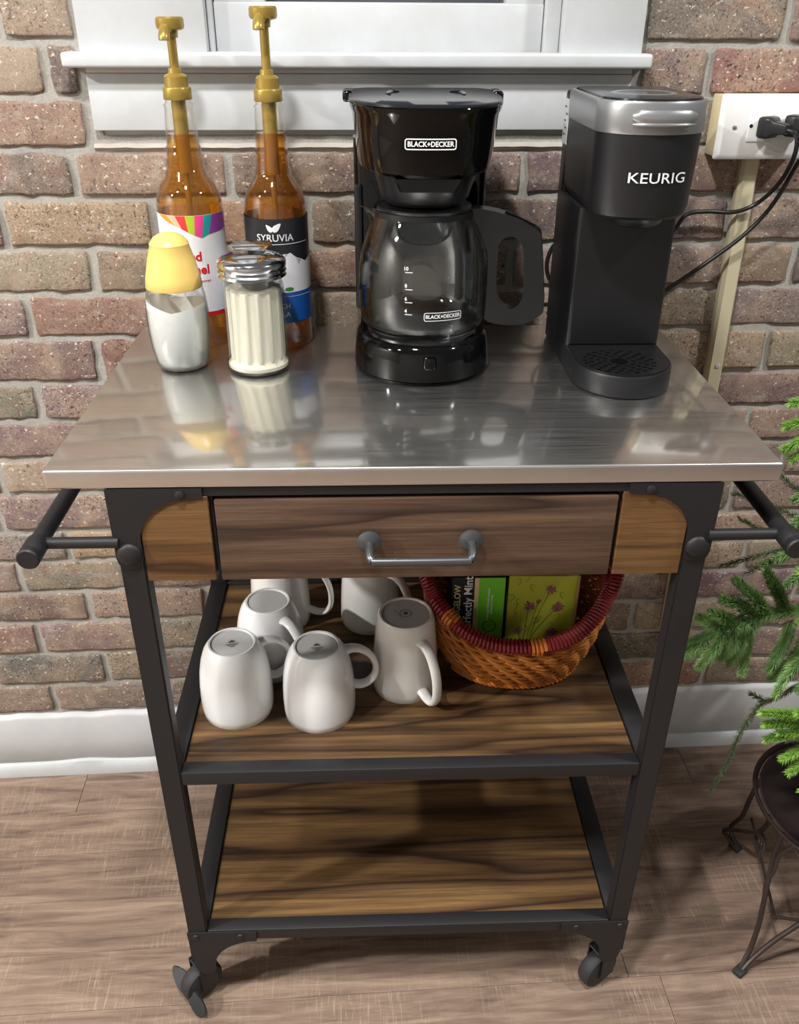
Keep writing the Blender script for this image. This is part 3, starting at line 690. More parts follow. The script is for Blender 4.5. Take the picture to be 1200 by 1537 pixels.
# ================================================================ COFFEE MAKERS
def dshape(hw, yb, yc, yf, n=18, rb=0.006, p=2.0):
    """outline with a rounded front: straight back part from yb to yc, then a curve to yf"""
    out = [(-hw+rb, yb), (hw-rb, yb), (hw, yb-rb)]
    for k in range(n+1):
        t = PI*k/n; c, s = math.cos(t), math.sin(t)
        out.append((hw*math.copysign(abs(c)**(2/p), c), yc-(yc-yf)*abs(s)**(2/p)))
    out.append((-hw, yb-rb))
    return out
def drip_maker():
    ox, oy = 0.0202, 0.3035
    T = thing('drip_coffee_maker', 'glossy black twelve-cup drip coffee maker with glass carafe in middle of steel top', 'coffee maker', (ox, oy, H))
    G = M['blackgloss']
    # base: round front, joined back
    def lp(pts, z): return [(a, b, z) for a, b in pts]
    bm = bmesh.new()
    loft(bm, [lp(dshape(w_, 0.130, 0.0, -f, 24), z) for z, w_, f in ((0.003, 0.0835, 0.0850), (0.006, 0.0875, 0.0885), (0.024, 0.0868, 0.0878), (0.040, 0.0845, 0.0855), (0.0455, 0.0825, 0.0835), (0.0485, 0.0790, 0.080))])
    obj('base', bm, G, T)
    bm = bmesh.new(); loft(bm, [lp(dshape(0.080, 0.125, 0.0, -0.081, 24), 0.0004), lp(dshape(0.080, 0.125, 0.0, -0.081, 24), 0.0035)]); obj('foot_ring', bm, M['blacksatin'], T)
    bm = bmesh.new(); lathe(bm, [(0.070, 0.0485), (0.070, 0.0500), (0.066, 0.0508), (0.0001, 0.0508)], 40, caps=False); obj('warming_plate', bm, M['chrome'], T)
    bm = bmesh.new(); box(bm, (0.005, -0.0862, 0.030), (0.016, 0.004, 0.018), 0.0035, 3); obj('power_switch', bm, M['blackgloss'], T)
    # back column
    bm = bmesh.new(); o = rrect(0.168, 0.050, 0.014, 5, 0, 0.107); o1 = rrect(0.172, 0.050, 0.014, 5, 0, 0.107)
    loft(bm, [[(a, b, 0.047) for a, b in o], [(a, b, 0.265) for a, b in o1]]); obj('back_column', bm, G, T)
    bm = bmesh.new(); box(bm, (-0.0805, 0.092, 0.13), (0.010, 0.03, 0.16), 0.003, 2); obj('water_window', bm, M['blacksatin'], T)
    # head
    bm = bmesh.new(); levels = []
    for z, w_, f in ((0.243, 0.0735, 0.0835), (0.247, 0.0785, 0.0885), (0.256, 0.0802, 0.0905), (0.28, 0.083, 0.093), (0.304, 0.0862, 0.0955), (0.308, 0.0885, 0.098), (0.3135, 0.0898, 0.099), (0.3155, 0.089, 0.098)):
        levels.append(lp(dshape(w_, 0.130, 0.035, -f, 28, p=2.5), z))
    loft(bm, levels); hd = obj('reservoir_head', bm, G, T)
    # brew basket under it
    bm = bmesh.new(); loft(bm, [lp(dshape(w_, 0.06, 0.0, -f, 24, p=2.3), z) for z, w_, f in ((0.206, 0.046, 0.052), (0.214, 0.053, 0.062), (0.226, 0.056, 0.069), (0.2440, 0.062, 0.078))]); obj('brew_basket', bm, M['blacksatin'], T)
    bm = bmesh.new(); loft(bm, [[(a, -0.0655, z) for a, z in ((-0.032, 0.226), (0.032, 0.226), (0.040, 0.243), (-0.040, 0.243))], [(a, -0.0800, z) for a, z in ((-0.028, 0.228), (0.028, 0.228), (0.036, 0.242), (-0.036, 0.242))]])
    obj('basket_grip', bm, G, T)
    # lid with finger dishes and hinge ears
    bm = bmesh.new(); levels = []
    for z, w_, f, yb in ((0.3150, 0.0895, 0.0985, 0.128), (0.3172, 0.0892, 0.0980, 0.128), (0.3184, 0.0880, 0.0965, 0.127), (0.3200, 0.074, 0.074, 0.118), (0.3208, 0.050, 0.048, 0.104)):
        levels.append(lp(dshape(w_, yb, 0.035, -f, 28, p=2.6), z))
    loft(bm, levels); lid = obj('lid', bm, M['lidgloss'], T)
    for s in (-1, 1):
        bm = bmesh.new(); sweep(bm, [(s*(0.018+0.026*math.sin(t)), 0.004+0.034*math.cos(t), 0.3212) for t in [PI*(0.15+0.5*i/10) for i in range(11)]], 0.0018, 6, taper=lambda t: 0.4+1.2*math.sin(PI*t)); obj('finger_groove', bm, G, lid)
        bm = bmesh.new(); box(bm, (s*0.0905, 0.075, 0.3145), (0.013, 0.040, 0.013), 0.004, 3); obj('hinge', bm, G, T)
    # badge
    Rr = 0.150
    def badge(bm, z0, yf, off): wrap(bm, lambda x, y, z: (x, yf-off+ (Rr-math.sqrt(max(0, Rr*Rr-x*x))), z0+y))
    zb, yf = 0.2795, -0.0933
    bm = bmesh.new(); ring_poly(bm, rrect(0.0560, 0.0115, 0.0028), rrect(0.0535, 0.0090, 0.0018)); cut_x(bm, 0.006); badge(bm, zb, yf, 0.0014)
    bd = obj('badge_frame', bm, M['white_print'], hd, False); bd['label'] = 'white badge frame'
    bm = text_bm('BLACK+DECKER', 0.0072, 0.00022, 0.93); cut_x(bm, 0.004); badge(bm, zb, yf, 0.0016); obj('lettering', bm, M['white_print'], hd, False)
    # carafe -------------------------------------------------
    bm = bmesh.new()
    outer = [(0.001, 0.0515), (0.060, 0.0515), (0.070, 0.0545), (0.0765, 0.061), (0.0792, 0.070), (0.0800, 0.090), (0.0803, 0.112), (0.0795, 0.130), (0.0765, 0.148), (0.0715, 0.164), (0.065, 0.180), (0.0600, 0.190), (0.0585, 0.195), (0.0605, 0.2005)]
    inner = [(0.0590, 0.2005), (0.0568, 0.195), (0.0582, 0.190), (0.063, 0.1795), (0.0695, 0.1635), (0.0745, 0.1475), (0.0775, 0.1295), (0.0783, 0.112), (0.078, 0.090), (0.0770, 0.071), (0.0745, 0.063), (0.068, 0.0572), (0.060, 0.0550), (0.001, 0.0550)]
    def spout(r, z, a):
        d = (a-PI) ; d = (d+PI) % (2*PI)-PI
        return r + (0.018*math.exp(-(d/0.22)**2)*max(0, (z-0.180)/0.02) if z > 0.180 else 0)
    lathe(bm, outer+inner, 64, caps=False, fn=spout); bmesh.ops.remove_doubles(bm, verts=bm.verts, dist=0.00005)
    cf = obj('carafe', bm, M['glass'], T, sharp=1.2)
    bm = bmesh.new(); lathe(bm, [(0.0001, 0.2040), (0.030, 0.2045), (0.050, 0.2035), (0.0570, 0.2015), (0.0572, 0.196), (0.052, 0.1925), (0.0001, 0.1925)], 48, caps=False)
    bmesh.ops.remove_doubles(bm, verts=bm.verts, dist=0.0003); obj('carafe_lid', bm, M['blacksatin'], cf)
    bm = bmesh.new(); lathe(bm, [(0.0605, 0.1915), (0.0622, 0.1915), (0.0618, 0.1975), (0.0600, 0.1975)], 48, closed=True); obj('neck_band', bm, M['blacksatin'], cf)
    # handle: D loop standing out to the right and a little toward the viewer
    ha = -0.20
    out = [(0.058, 0.1985), (0.080, 0.199), (0.100, 0.1945), (0.122, 0.187), (0.1385, 0.178), (0.1435, 0.168), (0.150, 0.120), (0.1535, 0.085), (0.1490, 0.0755), (0.135, 0.066), (0.118, 0.0615), (0.096, 0.062), (0.0815, 0.067), (0.0812, 0.082), (0.0815, 0.14), (0.076, 0.160), (0.068, 0.178)]
    hole = [(0.1175, 0.165), (0.1085, 0.170), (0.099, 0.167), (0.0930, 0.158), (0.0915, 0.145), (0.0920, 0.110), (0.0945, 0.094), (0.1010, 0.084), (0.1110, 0.0815), (0.1200, 0.086), (0.1255, 0.096), (0.1265, 0.110), (0.1245, 0.140), (0.1225, 0.156)]
    bm = bmesh.new(); t2 = 0.0115
    def bridge(po, pi_, y):
        vo = [bm.verts.new((a, y, b)) for a, b in po]; vi = [bm.verts.new((a, y, b)) for a, b in pi_]
        es = [bm.edges.new((vo[i], vo[(i+1) % len(vo)])) for i in range(len(vo))]+[bm.edges.new((vi[i], vi[(i+1) % len(vi)])) for i in range(len(vi))]
        bmesh.ops.triangle_fill(bm, use_beauty=True, use_dissolve=False, edges=es); return vo, vi
    so = [(p.x, p.y) for p in spline([(a, b, 0) for a, b in out], 3, True)]; sh = [(p.x, p.y) for p in spline([(a, b, 0) for a, b in hole], 3, True)]
    a1, b1 = bridge(so, sh, -t2); a2, b2 = bridge(so, sh, t2)
    for p, q in ((a1, a2), (b1, b2)):
        for i in range(len(p)): bm.faces.new((p[i], p[(i+1) % len(p)], q[(i+1) % len(p)], q[i]))
    es = [e for e in bm.edges if len(e.link_faces) == 2 and e.calc_face_angle(0) > 1.2 and abs(e.verts[0].co.y-e.verts[1].co.y) < 1e-5]
    bmesh.ops.bevel(bm, geom=es, offset=0.003, segments=2, affect='EDGES')
    bmesh.ops.rotate(bm, verts=bm.verts, matrix=Matrix.Rotation(ha, 3, 'Z')); hh = obj('carafe_handle', bm, M['handleplastic'], cf)
    bm = bmesh.new(); R = Matrix.Rotation(ha, 3, 'Z')
    sl = [(0.098, 0.1975), (0.1345, 0.1835)]
    loft(bm, [[R @ Vector((sl[0][0]+(sl[1][0]-sl[0][0])*u, y, sl[0][1]+(sl[1][1]-sl[0][1])*u+dz)) for u, y in ((0.0, -0.003), (1.0, -0.0055), (1.0, 0.0055), (0, 0.003))] for dz in (-0.004, 0.0008)]); obj('handle_slot', bm, M['blackgloss'], hh)
    # print on the glass
    aF = face_angle(ox, oy)
    Rg = 0.0803
    bm = text_bm('BLACK+DECKER', 0.0062, 0.0002, 0.95); b2 = bmesh.new(); ring_poly(b2, rrect(0.048, 0.0105, 0.0026), rrect(0.0462, 0.0088, 0.0018))
    me = bpy.data.meshes.new('x'); b2.to_mesh(me); b2.free(); bm.from_mesh(me); bpy.data.meshes.remove(me)
    cut_x(bm, 0.004)
    wrap(bm, lambda x, y, z: ((Rg)*math.cos(aF+(x+0.026)/Rg), Rg*math.sin(aF+(x+0.026)/Rg), 0.0865+y)); obj('lettering', bm, M['white_print'], cf, False)
    for k, (nm, zz) in enumerate((('10', 0.139), ('8', 0.119), ('6', 0.1035), ('4', 0.089))):
        bm = text_bm(nm, 0.0058, 0.0002); bmesh.ops.translate(bm, verts=bm.verts, vec=(0, 0.004, 0)); b2 = bmesh.new(); flat_poly(b2, [(-0.001, -0.0006), (0.008, -0.0006), (0.008, 0.0004), (-0.001, 0.0004)])
        me = bpy.data.meshes.new('x'); b2.to_mesh(me); b2.free(); bm.from_mesh(me); bpy.data.meshes.remove(me); cut_x(bm, 0.004)
        wrap(bm, lambda x, y, z: (Rg*math.cos(aF+(x-0.020)/Rg), Rg*math.sin(aF+(x-0.020)/Rg), zz+y)); obj('volume_mark', bm, M['white_print'], cf, False)
    return T
drip_maker()

def pod_maker():
    ox, oy = 0.2657, 0.30
    T = thing('pod_coffee_maker', 'slim matte black single-serve coffee maker with silver band near right end of steel top', 'coffee maker', (ox, oy, H))
    B = M['blackmatte']
    def lp(pts, z): return [(a, b, z) for a, b in pts]
    bm = bmesh.new(); loft(bm, [lp(dshape(w_, 0.12, -0.066, -f, 28), z) for z, w_, f in ((0.0, 0.0585, 0.128), (0.003, 0.0608, 0.1305), (0.026, 0.0608, 0.1305), (0.0285, 0.0595, 0.129))]); base = obj('base', bm, B, T)
    bm = bmesh.new(); loft(bm, [lp(dshape(0.0570, -0.016, -0.066, -0.1265, 28, rb=0.003), z) for z in (0.0285, 0.0300)])
    tr = obj('drip_tray', bm, M['blacksatin'], T)
    cxp, cyp = -0.006, -0.078
    bm = bmesh.new(); lathe(bm, [(0.0105, 0.0301), (0.0105, 0.0306), (0.0001, 0.0306)], 24, (cxp, cyp, 0), caps=False); obj('drain_hole', bm, M['blackgloss'], tr)
    for rr, n, o in ((0.018, 10, 0), (0.026, 14, 0.2), (0.034, 18, 0), (0.042, 22, 0.15)):
        for k in range(n):
            a = 2*PI*k/n+o; x, y = cxp+rr*math.cos(a), cyp+rr*math.sin(a)*0.95
            if abs(x) > 0.050 or y > -0.022 or (x/0.056)**2+((y+0.066)/0.055)**2 > 1 and y < -0.066: continue
            bm = bmesh.new(); vs = box(bm, (0, 0, 0), (0.0055, 0.0025, 0.0006)); 
            for v in vs: v.co = Matrix.Rotation(a*0.0+random.uniform(-0.3, 0.3), 3, 'Z') @ v.co + Vector((x, y, 0.0303))
            obj('tray_slot', bm, M['blackgloss'], tr, False)
    # column
    bm = bmesh.new(); loft(bm, [[(a, b, z) for a, b in rrect(0.121, 0.138, 0.006, 3, 0, 0.054)] for z in (0.0285, 0.12, 0.200)]); obj('column', bm, B, T)
    # inner recessed face
    bm = bmesh.new(); box(bm, (0, -0.0155, 0.115), (0.113, 0.003, 0.168), 0.001); obj('front_panel', bm, M['blacksatin'], T)
    # head
    bm = bmesh.new(); loft(bm, [lp(dshape(w_, 0.123, -0.045, -f, 30), z) for z, w_, f in ((0.198, 0.0500, 0.079), (0.202, 0.0545, 0.0845), (0.212, 0.0570, 0.0870), (0.290, 0.0600, 0.0905))]); hd = obj('brew_head', bm, B, T)
    bm = bmesh.new(); lathe(bm, [(0.020, 0.186), (0.028, 0.190), (0.034, 0.1985)], 32, (0, -0.045, 0)); obj('nozzle_ring', bm, M['darksteel'], hd)
    bm = bmesh.new(); loft(bm, [lp(dshape(w_, 0.098, -0.045, -f, 30), z) for z, w_, f in ((0.2890, 0.0608, 0.0915), (0.2905, 0.0615, 0.0922), (0.3185, 0.0618, 0.0930), (0.3215, 0.0605, 0.0915))]); lid = obj('silver_lid', bm, M['silver'], T)
    lid['label'] = 'silver lid band'
    bm = bmesh.new(); loft(bm, [lp(dshape(w_, 0.090, -0.045, -f, 30), z) for z, w_, f in ((0.3210, 0.0565, 0.0865), (0.3235, 0.0555, 0.0855), (0.3245, 0.052, 0.080))]); tp = obj('lid_top', bm, M['lidgloss'], lid)
    bm = bmesh.new(); rr = [(0.030, 0.3246), (0.0335, 0.3255), (0.037, 0.3246)]
    lathe(bm, rr+[(0.0335, 0.3240)], 40, (0, -0.012, 0), closed=True, fn=None); obj('lid_ring', bm, M['silver'], lid)
    # grip on the band
    bm = bmesh.new(); pts = []
    for i in range(17):
        t = -1+2*i/16; a = t*0.034; y = -0.045-0.0475*math.sqrt(max(0.0, 1-(a/0.062)**2))
        pts.append((a+0.004, y-0.0025, 0.3065))
    sweep(bm, pts, 0.0075, 12, up=(0, 0, 1), flat=0.55, taper=lambda t: min(1, 0.55+4*min(t, 1-t))); obj('lid_grip', bm, M['silver'], lid)
    bm = bmesh.new(); sweep(bm, [(p[0], p[1]-0.002, 0.2995) for p in pts], 0.0022, 8, up=(0, 0, 1), taper=lambda t: min(1, 0.3+5*min(t, 1-t))); obj('lid_grip_lip', bm, M['silver'], lid)
    # reservoir back part and sticker
    bm = bmesh.new(); box(bm, (0, 0.1155, 0.255), (0.117, 0.030, 0.126), 0.004, 2); obj('reservoir_cap', bm, M['blacksatin'], T)
    bm = bmesh.new(); box(bm, (-0.0603, 0.108, 0.283), (0.0010, 0.026, 0.052)); st = obj('sticker', bm, M['unglazed'], T, False); st['label'] = 'pale rating sticker'
    for k in range(5):
        bm = bmesh.new(); box(bm, (-0.0609, 0.108+0.004*(-1)**k, 0.300-0.008*k), (0.0004, 0.010, 0.002)); obj('print_line', bm, M['grey_print'], st, False)
    # lettering on the head
    yfun = lambda x: -0.045-0.0440*math.sqrt(max(0.0, 1-(x/0.0580)**2))
    bm = text_bm('KEURIG', 0.0155, 0.0001, 1.24); cut_x(bm, 0.003); wrap(bm, lambda x, y, z: (x+0.0058, yfun(x+0.0058)-0.0016, 0.2445+y)); obj('lettering', bm, M['white_print'], hd, False)
    return T
pod_maker()

# ================================================================ SYRUPS AND SHAKERS
def pump(T, z0, turn, stem_top, lean=0.0):
    G = M['gold']
    bm = bmesh.new()
    lathe(bm, [(0.0172, z0), (0.0178, z0+0.001), (0.0172, z0+0.0125), (0.0168, z0+0.0135), (0.0145, z0+0.0142), (0.0142, z0+0.0255), (0.0125, z0+0.0275), (0.0085, z0+0.0290), (0.0078, z0+0.0345), (0.0052, z0+0.0350)], 36)
    cap = obj('pump_collar', bm, G, T)
    bm = bmesh.new(); sweep(bm, [(0, 0, z0+0.0345), (0, 0, stem_top)], 0.0056, 16); obj('pump_stem', bm, G, T)
    bm = bmesh.new()
    lathe(bm, [(0.0080, stem_top-0.008), (0.0085, stem_top-0.001), (0.0155, stem_top+0.001), (0.0168, stem_top+0.004), (0.0165, stem_top+0.0120), (0.0150, stem_top+0.0140)], 28)
    pts = [(0.002, 0, stem_top+0.003), (-0.012, -0.006, stem_top+0.001), (-0.0185, -0.011, stem_top-0.006), (-0.0195, -0.012, stem_top-0.010)]
    sweep(bm, spline(pts, 4), 0.0068, 14)
    hd = obj('pump_head', bm, G, T); hd.rotation_euler = (0, 0, turn)
    bm = bmesh.new(); sweep(bm, [(0, 0, 0.012), (0, 0, z0)], 0.0038, 12); obj('dip_tube', bm, G, T)
    bm = bmesh.new(); sweep(bm, [(0, 0, z0-0.085), (0, 0, z0)], 0.0092, 16); obj('pump_chamber', bm, G, T)
def bottle(name, loc, label, prof, fill, zcap, stem_top, syr, rl, turn):
    T = thing(name, label, 'syrup bottle', loc, 0, 'syrup bottles')
    outer = prof; t = 0.0011
    bm = bmesh.new()
    inner = [(max(0.0005, r-t), z) for r, z in prof[1:]]
    lathe(bm, [(0.0005, 0.0005)]+outer+inner[::-1]+[(0.0005, 0.0022)], 48, caps=False, closed=False)
    obj('bottle_body', bm, M['plastic_clear'], T, sharp=1.3)
    bm = bmesh.new(); liq = [(0.0005, 0.0028)]+[(r-t-0.0005, max(z, 0.003)) for r, z in prof[1:] if z < fill]
    # radius at the fill line
    pr = [p for p in prof if p[1] < fill][-1]; nx = [p for p in prof if p[1] >= fill][0]
    f = (fill-pr[1])/(nx[1]-pr[1]); liq.append((pr[0]+(nx[0]-pr[0])*f-t-0.0005, fill))
    liq.append((0.0005, fill)); lathe(bm, liq, 48, caps=False); obj('syrup', bm, syr, T, sharp=1.3)
    pump(T, zcap, turn, stem_top)
    return T
# bottle with the white label (stepped neck)
p1 = [(0.030, 0.0005), (0.040, 0.0012), (0.0425, 0.006), (0.0422, 0.165), (0.0428, 0.174), (0.0425, 0.185), (0.0405, 0.196), (0.0350, 0.208), (0.0275, 0.2165), (0.0262, 0.224), (0.0238, 0.2265), (0.0240, 0.238), (0.0220, 0.2400), (0.0222, 0.252), (0.0203, 0.2545), (0.0198, 0.275), (0.0180, 0.2985), (0.0195, 0.300), (0.0195, 0.3015), (0.0165, 0.3025), (0.0165, 0.3075)]
b1 = bottle('syrup_bottle', (-0.2818, 0.4085, H), 'amber syrup bottle with gold pump and rainbow-rayed white label, at left rear of steel top', p1, 0.268, 0.3068, 0.3820, M['syrup'], 0.0422, 0.85)
p2 = [(0.030, 0.0005), (0.039, 0.0012), (0.0418, 0.006), (0.0405, 0.155), (0.0405, 0.180), (0.0398, 0.186), (0.0360, 0.201), (0.0290, 0.2125), (0.0232, 0.2205), (0.0218, 0.228), (0.0205, 0.252), (0.0190, 0.272), (0.0180, 0.298), (0.0190, 0.2995), (0.0190, 0.301), (0.0165, 0.302), (0.0165, 0.3065)]
b2_ = bottle('syrup_bottle', (-0.1692, 0.3995, H), 'amber syrup bottle with taller raised gold pump and black, white and blue label', p2, 0.270, 0.3058, 0.3935, M['syrup2'], 0.0409, 0.85)
def patch(T, parent, name, poly, m, R, a0, off, step=0.004, taper=0.0):
    bm = bmesh.new(); flat_poly(bm, poly); bmesh.ops.triangulate(bm, faces=bm.faces); cut_x(bm, step)
    wrap(bm, lambda x, y, z: ((R+off-taper*y)*math.cos(a0+x/R), (R+off-taper*y)*math.sin(a0+x/R), y)); return obj(name, bm, m, parent, False)
# white label with rays
a0 = face_angle(-0.2818, 0.4085); R = 0.0426
lab = patch(b1, b1, 'label', [(-0.105, 0.050), (0.105, 0.050), (0.105, 0.1755), (-0.105, 0.1755)], M['label_white'], R, a0, 0.0003)
rays = ['orange', 'peach', 'red', 'lime', 'pink', 'teal', 'violet']
top = [-0.050, -0.034, -0.021, -0.008, 0.004, 0.016, 0.028, 0.052]; bot = [-0.030, -0.020, -0.012, -0.005, 0.002, 0.010, 0.019, 0.052]
for i, nm in enumerate(rays):
    zb0 = 0.150 - 0.007*((bot[i]-0.012)/0.03)**2*0.6 if i > 0 else 0.158
    patch(b1, lab, 'label_ray', [(bot[i]*1.1, 0.147+0.004*abs(i-5)), (bot[i+1]*1.1, 0.147+0.004*abs(i+1-5)), (top[i+1], 0.1753), (top[i], 0.1753)], M['ray_'+nm], R, a0, 0.0006)
for s, x, z, sz in (('Salted', 0.0085, 0.1235, 0.0165), ('Caramel', 0.0170, 0.1065, 0.0165), ('naturally flavored', 0.0170, 0.092, 0.0045)):
    bm = text_bm(s, sz, 0.0005 if sz > 0.01 else 0.0001, align='RIGHT'); cut_x(bm, 0.004); wrap(bm, (lambda x0, z0: lambda x, y, z: ((R+0.0006)*math.cos(a0+(x+x0)/R), (R+0.0006)*math.sin(a0+(x+x0)/R), z0+y))(x, z)); obj('lettering', bm, M['red_print'], lab, False)
patch(b1, lab, 'label_band', [(-0.105, 0.044), (0.105, 0.044), (0.105, 0.050), (-0.105, 0.050)], M['red_print'], R, a0, 0.0004)
# black, white and blue label
a0 = face_angle(-0.1692, 0.3995); R = 0.0412
lab = patch(b2_, b2_, 'label', [(-0.105, 0.037), (0.105, 0.037), (0.105, 0.1725), (-0.105, 0.1725)], M['label_black'], R, a0, 0.0004, taper=0.0)
def on2(bm, x0, z0, m, nm, off=0.0007): cut_x(bm, 0.004); wrap(bm, lambda x, y, z: ((R+off)*math.cos(a0+(x+x0)/R), (R+off)*math.sin(a0+(x+x0)/R), z0+y)); return obj(nm, bm, m, lab, False)
bm = bmesh.new()
tw = [(-0.105, 0.078), (0.105, 0.078), (0.105, 0.120), (0.060, 0.124), (0.040, 0.116), (0.033, 0.120), (0.028, 0.1135), (0.023, 0.124), (0.016, 0.130), (0.013, 0.129), (0.007, 0.121), (-0.004, 0.128), (-0.02, 0.116), (-0.05, 0.125), (-0.105, 0.118)]
flat_poly(bm, tw); bmesh.ops.triangulate(bm, faces=bm.faces); on2(bm, 0, 0, M['label_white'], 'torn_panel', 0.0007)
bm = bmesh.new(); flat_poly(bm, [(-0.105, 0.038), (0.105, 0.038), (0.105, 0.0785), (-0.105, 0.0785)]); on2(bm, 0, 0, M['label_blue'], 'blue_band', 0.0009)
bm = text_bm('FRENCH', 0.0095, 0.0002, align='RIGHT'); on2(bm, 0.0125, 0.0600, M['white_print'], 'lettering', 0.0012)
bm = text_bm('VANILLA', 0.0095, 0.0002, align='RIGHT'); on2(bm, 0.0118, 0.0490, M['white_print'], 'lettering', 0.0012)
bm = bmesh.new(); flat_poly(bm, [(-0.05, 0.0735), (0.05, 0.0725), (0.05, 0.0733), (-0.05, 0.0733)]); on2(bm, 0, 0, M['white_print'], 'label_rule', 0.0012)
bm = text_bm('SYRUVIA', 0.0125, 0.0001, 0.98); on2(bm, -0.003, 0.1490, M['white_print'], 'lettering', 0.0009)
bm = bmesh.new(); flat_poly(bm, [(-0.03, 0.1405), (0.045, 0.1415), (0.045, 0.1423), (-0.03, 0.1413)]); on2(bm, 0, 0, M['white_print'], 'label_rule', 0.0009)
for (cx_, cz_, ang, s) in ((-0.0095, 0.1615, 2.3, 0.8), (0.0, 0.1625, 0.75, 1.0)):
    bm = bmesh.new(); pts = []
    for i in range(14):
        t = 2*PI*i/14; lx = 0.0072*s*math.cos(t); ly = 0.0036*s*math.sin(t)*(1-0.5*math.cos(t))
        pts.append((cx_+lx*math.cos(ang)-ly*math.sin(ang), cz_+lx*math.sin(ang)+ly*math.cos(ang)))
    flat_poly(bm, pts); on2(bm, 0, 0, M['white_print'], 'leaf_mark', 0.0009)
bm = bmesh.new(); flat_poly(bm, [(0.012+0.005*math.cos(t)*1.2, 0.083+0.0025*math.sin(t)) for t in [2*PI*i/10 for i in range(10)]]); on2(bm, 0, 0, M['tea_dkgreen'], 'leaf_mark', 0.0012)

def sugar_cone():
    T = thing('sugar_dispenser', 'pear-shaped clear dispenser of white sugar with pale yellow cone cap', 'sugar dispenser', (-0.2911, 0.3012, H+0.0003))
    o = [(0.0005, 0.0), (0.027, 0.0), (0.0318, 0.003), (0.0345, 0.012), (0.0372, 0.028), (0.0390, 0.050), (0.0392, 0.072), (0.0375, 0.090), (0.0345, 0.103), (0.0315, 0.110), (0.030, 0.114)]
    i_ = [(max(0.0005, r-0.0016), max(0.003, z)) for r, z in o][::-1]
    bm = bmesh.new(); lathe(bm, o+i_, 48, caps=False); obj('glass_jar', bm, M['glass'], T, sharp=1.3)
    bm = bmesh.new(); prof = [(0.0005, 0.0034)]+[(r-0.0020, max(0.0035, z)) for r, z in o[1:7]]+[(0.0365, 0.082)]
    rings = lathe(bm, prof, 48, caps=False)
    # heaped, slanted surface
    prev = rings[-1]
    for k, rr in enumerate((0.030, 0.020, 0.010, 0.001)):
        ring = []
        for i in range(48):
            a = 2*PI*i/48; ring.append(bm.verts.new((rr*math.cos(a), rr*math.sin(a), 0.075-0.004*k)))
        for i in range(48): bm.faces.new((prev[i], prev[(i+1) % 48], ring[(i+1) % 48], ring[i]))
        prev = ring
    for v in bm.verts:
        if v.co.z > 0.06:
            v.co.z += 0.010*max(0, -v.co.x/0.035)*max(0, (v.co.z-0.06)/0.02) + 0.006*max(0, v.co.x/0.035) - 0.003
    obj('sugar', bm, M['sugar'], T)
    bm = bmesh.new(); lathe(bm, [(0.0345, 0.1035), (0.0350, 0.1045), (0.0335, 0.116), (0.0285, 0.138), (0.0236, 0.1545), (0.0240, 0.1560), (0.0226, 0.1580), (0.0185, 0.1635), (0.0120, 0.1670), (0.0040, 0.1685)], 48); cp = obj('cone_cap', bm, M['yellow'], T); cp['label'] = 'pale yellow cone cap'
    bm = bmesh.new(); sweep(bm, [(0.004, -0.004, 0.092), (0.004, -0.004, 0.104)], 0.010, 18); obj('pour_tube', bm, M['plastic_clear'], cp)
sugar_cone()
def sugar_ribbed():
    T = thing('creamer_dispenser', 'ribbed glass dispenser of cream-coloured powder with steel screw lid', 'sugar dispenser', (-0.1919, 0.2925, H+0.0003))
    nr = 14
    def rib(r, z, a): return r + (0.0014*math.cos(a*nr) if 0.016 < z < 0.112 and r > 0.02 else 0)
    o = [(0.0005, 0.0), (0.036, 0.0), (0.0408, 0.0025), (0.0415, 0.008), (0.0400, 0.0125), (0.0375, 0.0150), (0.0372, 0.018), (0.0368, 0.06), (0.0365, 0.108), (0.0358, 0.1135), (0.0385, 0.118), (0.0385, 0.124)]
    i_ = [(0.0360, 0.124), (0.0360, 0.118), (0.0345, 0.112), (0.0350, 0.016), (0.0392, 0.0100), (0.0392, 0.0045), (0.0352, 0.0022), (0.0005, 0.0022)]
    bm = bmesh.new(); lathe(bm, o+i_, 112, caps=False, fn=rib); obj('glass_jar', bm, M['glass'], T, sharp=1.3)
    bm = bmesh.new(); lathe(bm, [(0.0005, 0.0030), (0.0350, 0.0030), (0.0385, 0.0050), (0.0385, 0.0095), (0.0345, 0.0140), (0.0340, 0.018), (0.0335, 0.104), (0.028, 0.106), (0.012, 0.1035), (0.0005, 0.105)], 112, caps=False, fn=lambda r, z, a: r+(0.0014*math.cos(a*nr) if 0.016 < z < 0.105 and r > 0.03 else 0)); obj('powder', bm, M['creamer'], T)
    bm = bmesh.new()
    lathe(bm, [(0.0405, 0.1195), (0.0425, 0.1205), (0.0412, 0.1235), (0.0426, 0.1265), (0.0412, 0.1295), (0.0426, 0.1325), (0.0424, 0.1370), (0.0405, 0.1400), (0.0350, 0.1430), (0.022, 0.1462), (0.006, 0.1475)], 64)
    ld = obj('screw_lid', bm, M['chrome'], T)
    bm = bmesh.new(); prism(bm, [(-0.020, -0.016), (0.020, -0.016), (0.026, 0.000), (0.022, 0.012), (-0.022, 0.012), (-0.026, 0.000)], 0.0, 0.0016, 'z', 0.0005)
    for v in bm.verts: v.co = Matrix.Rotation(0.16, 3, 'X') @ v.co + Vector((0.0, 0.010, 0.1530))
    obj('pour_flap', bm, M['chrome'], ld)
sugar_ribbed()

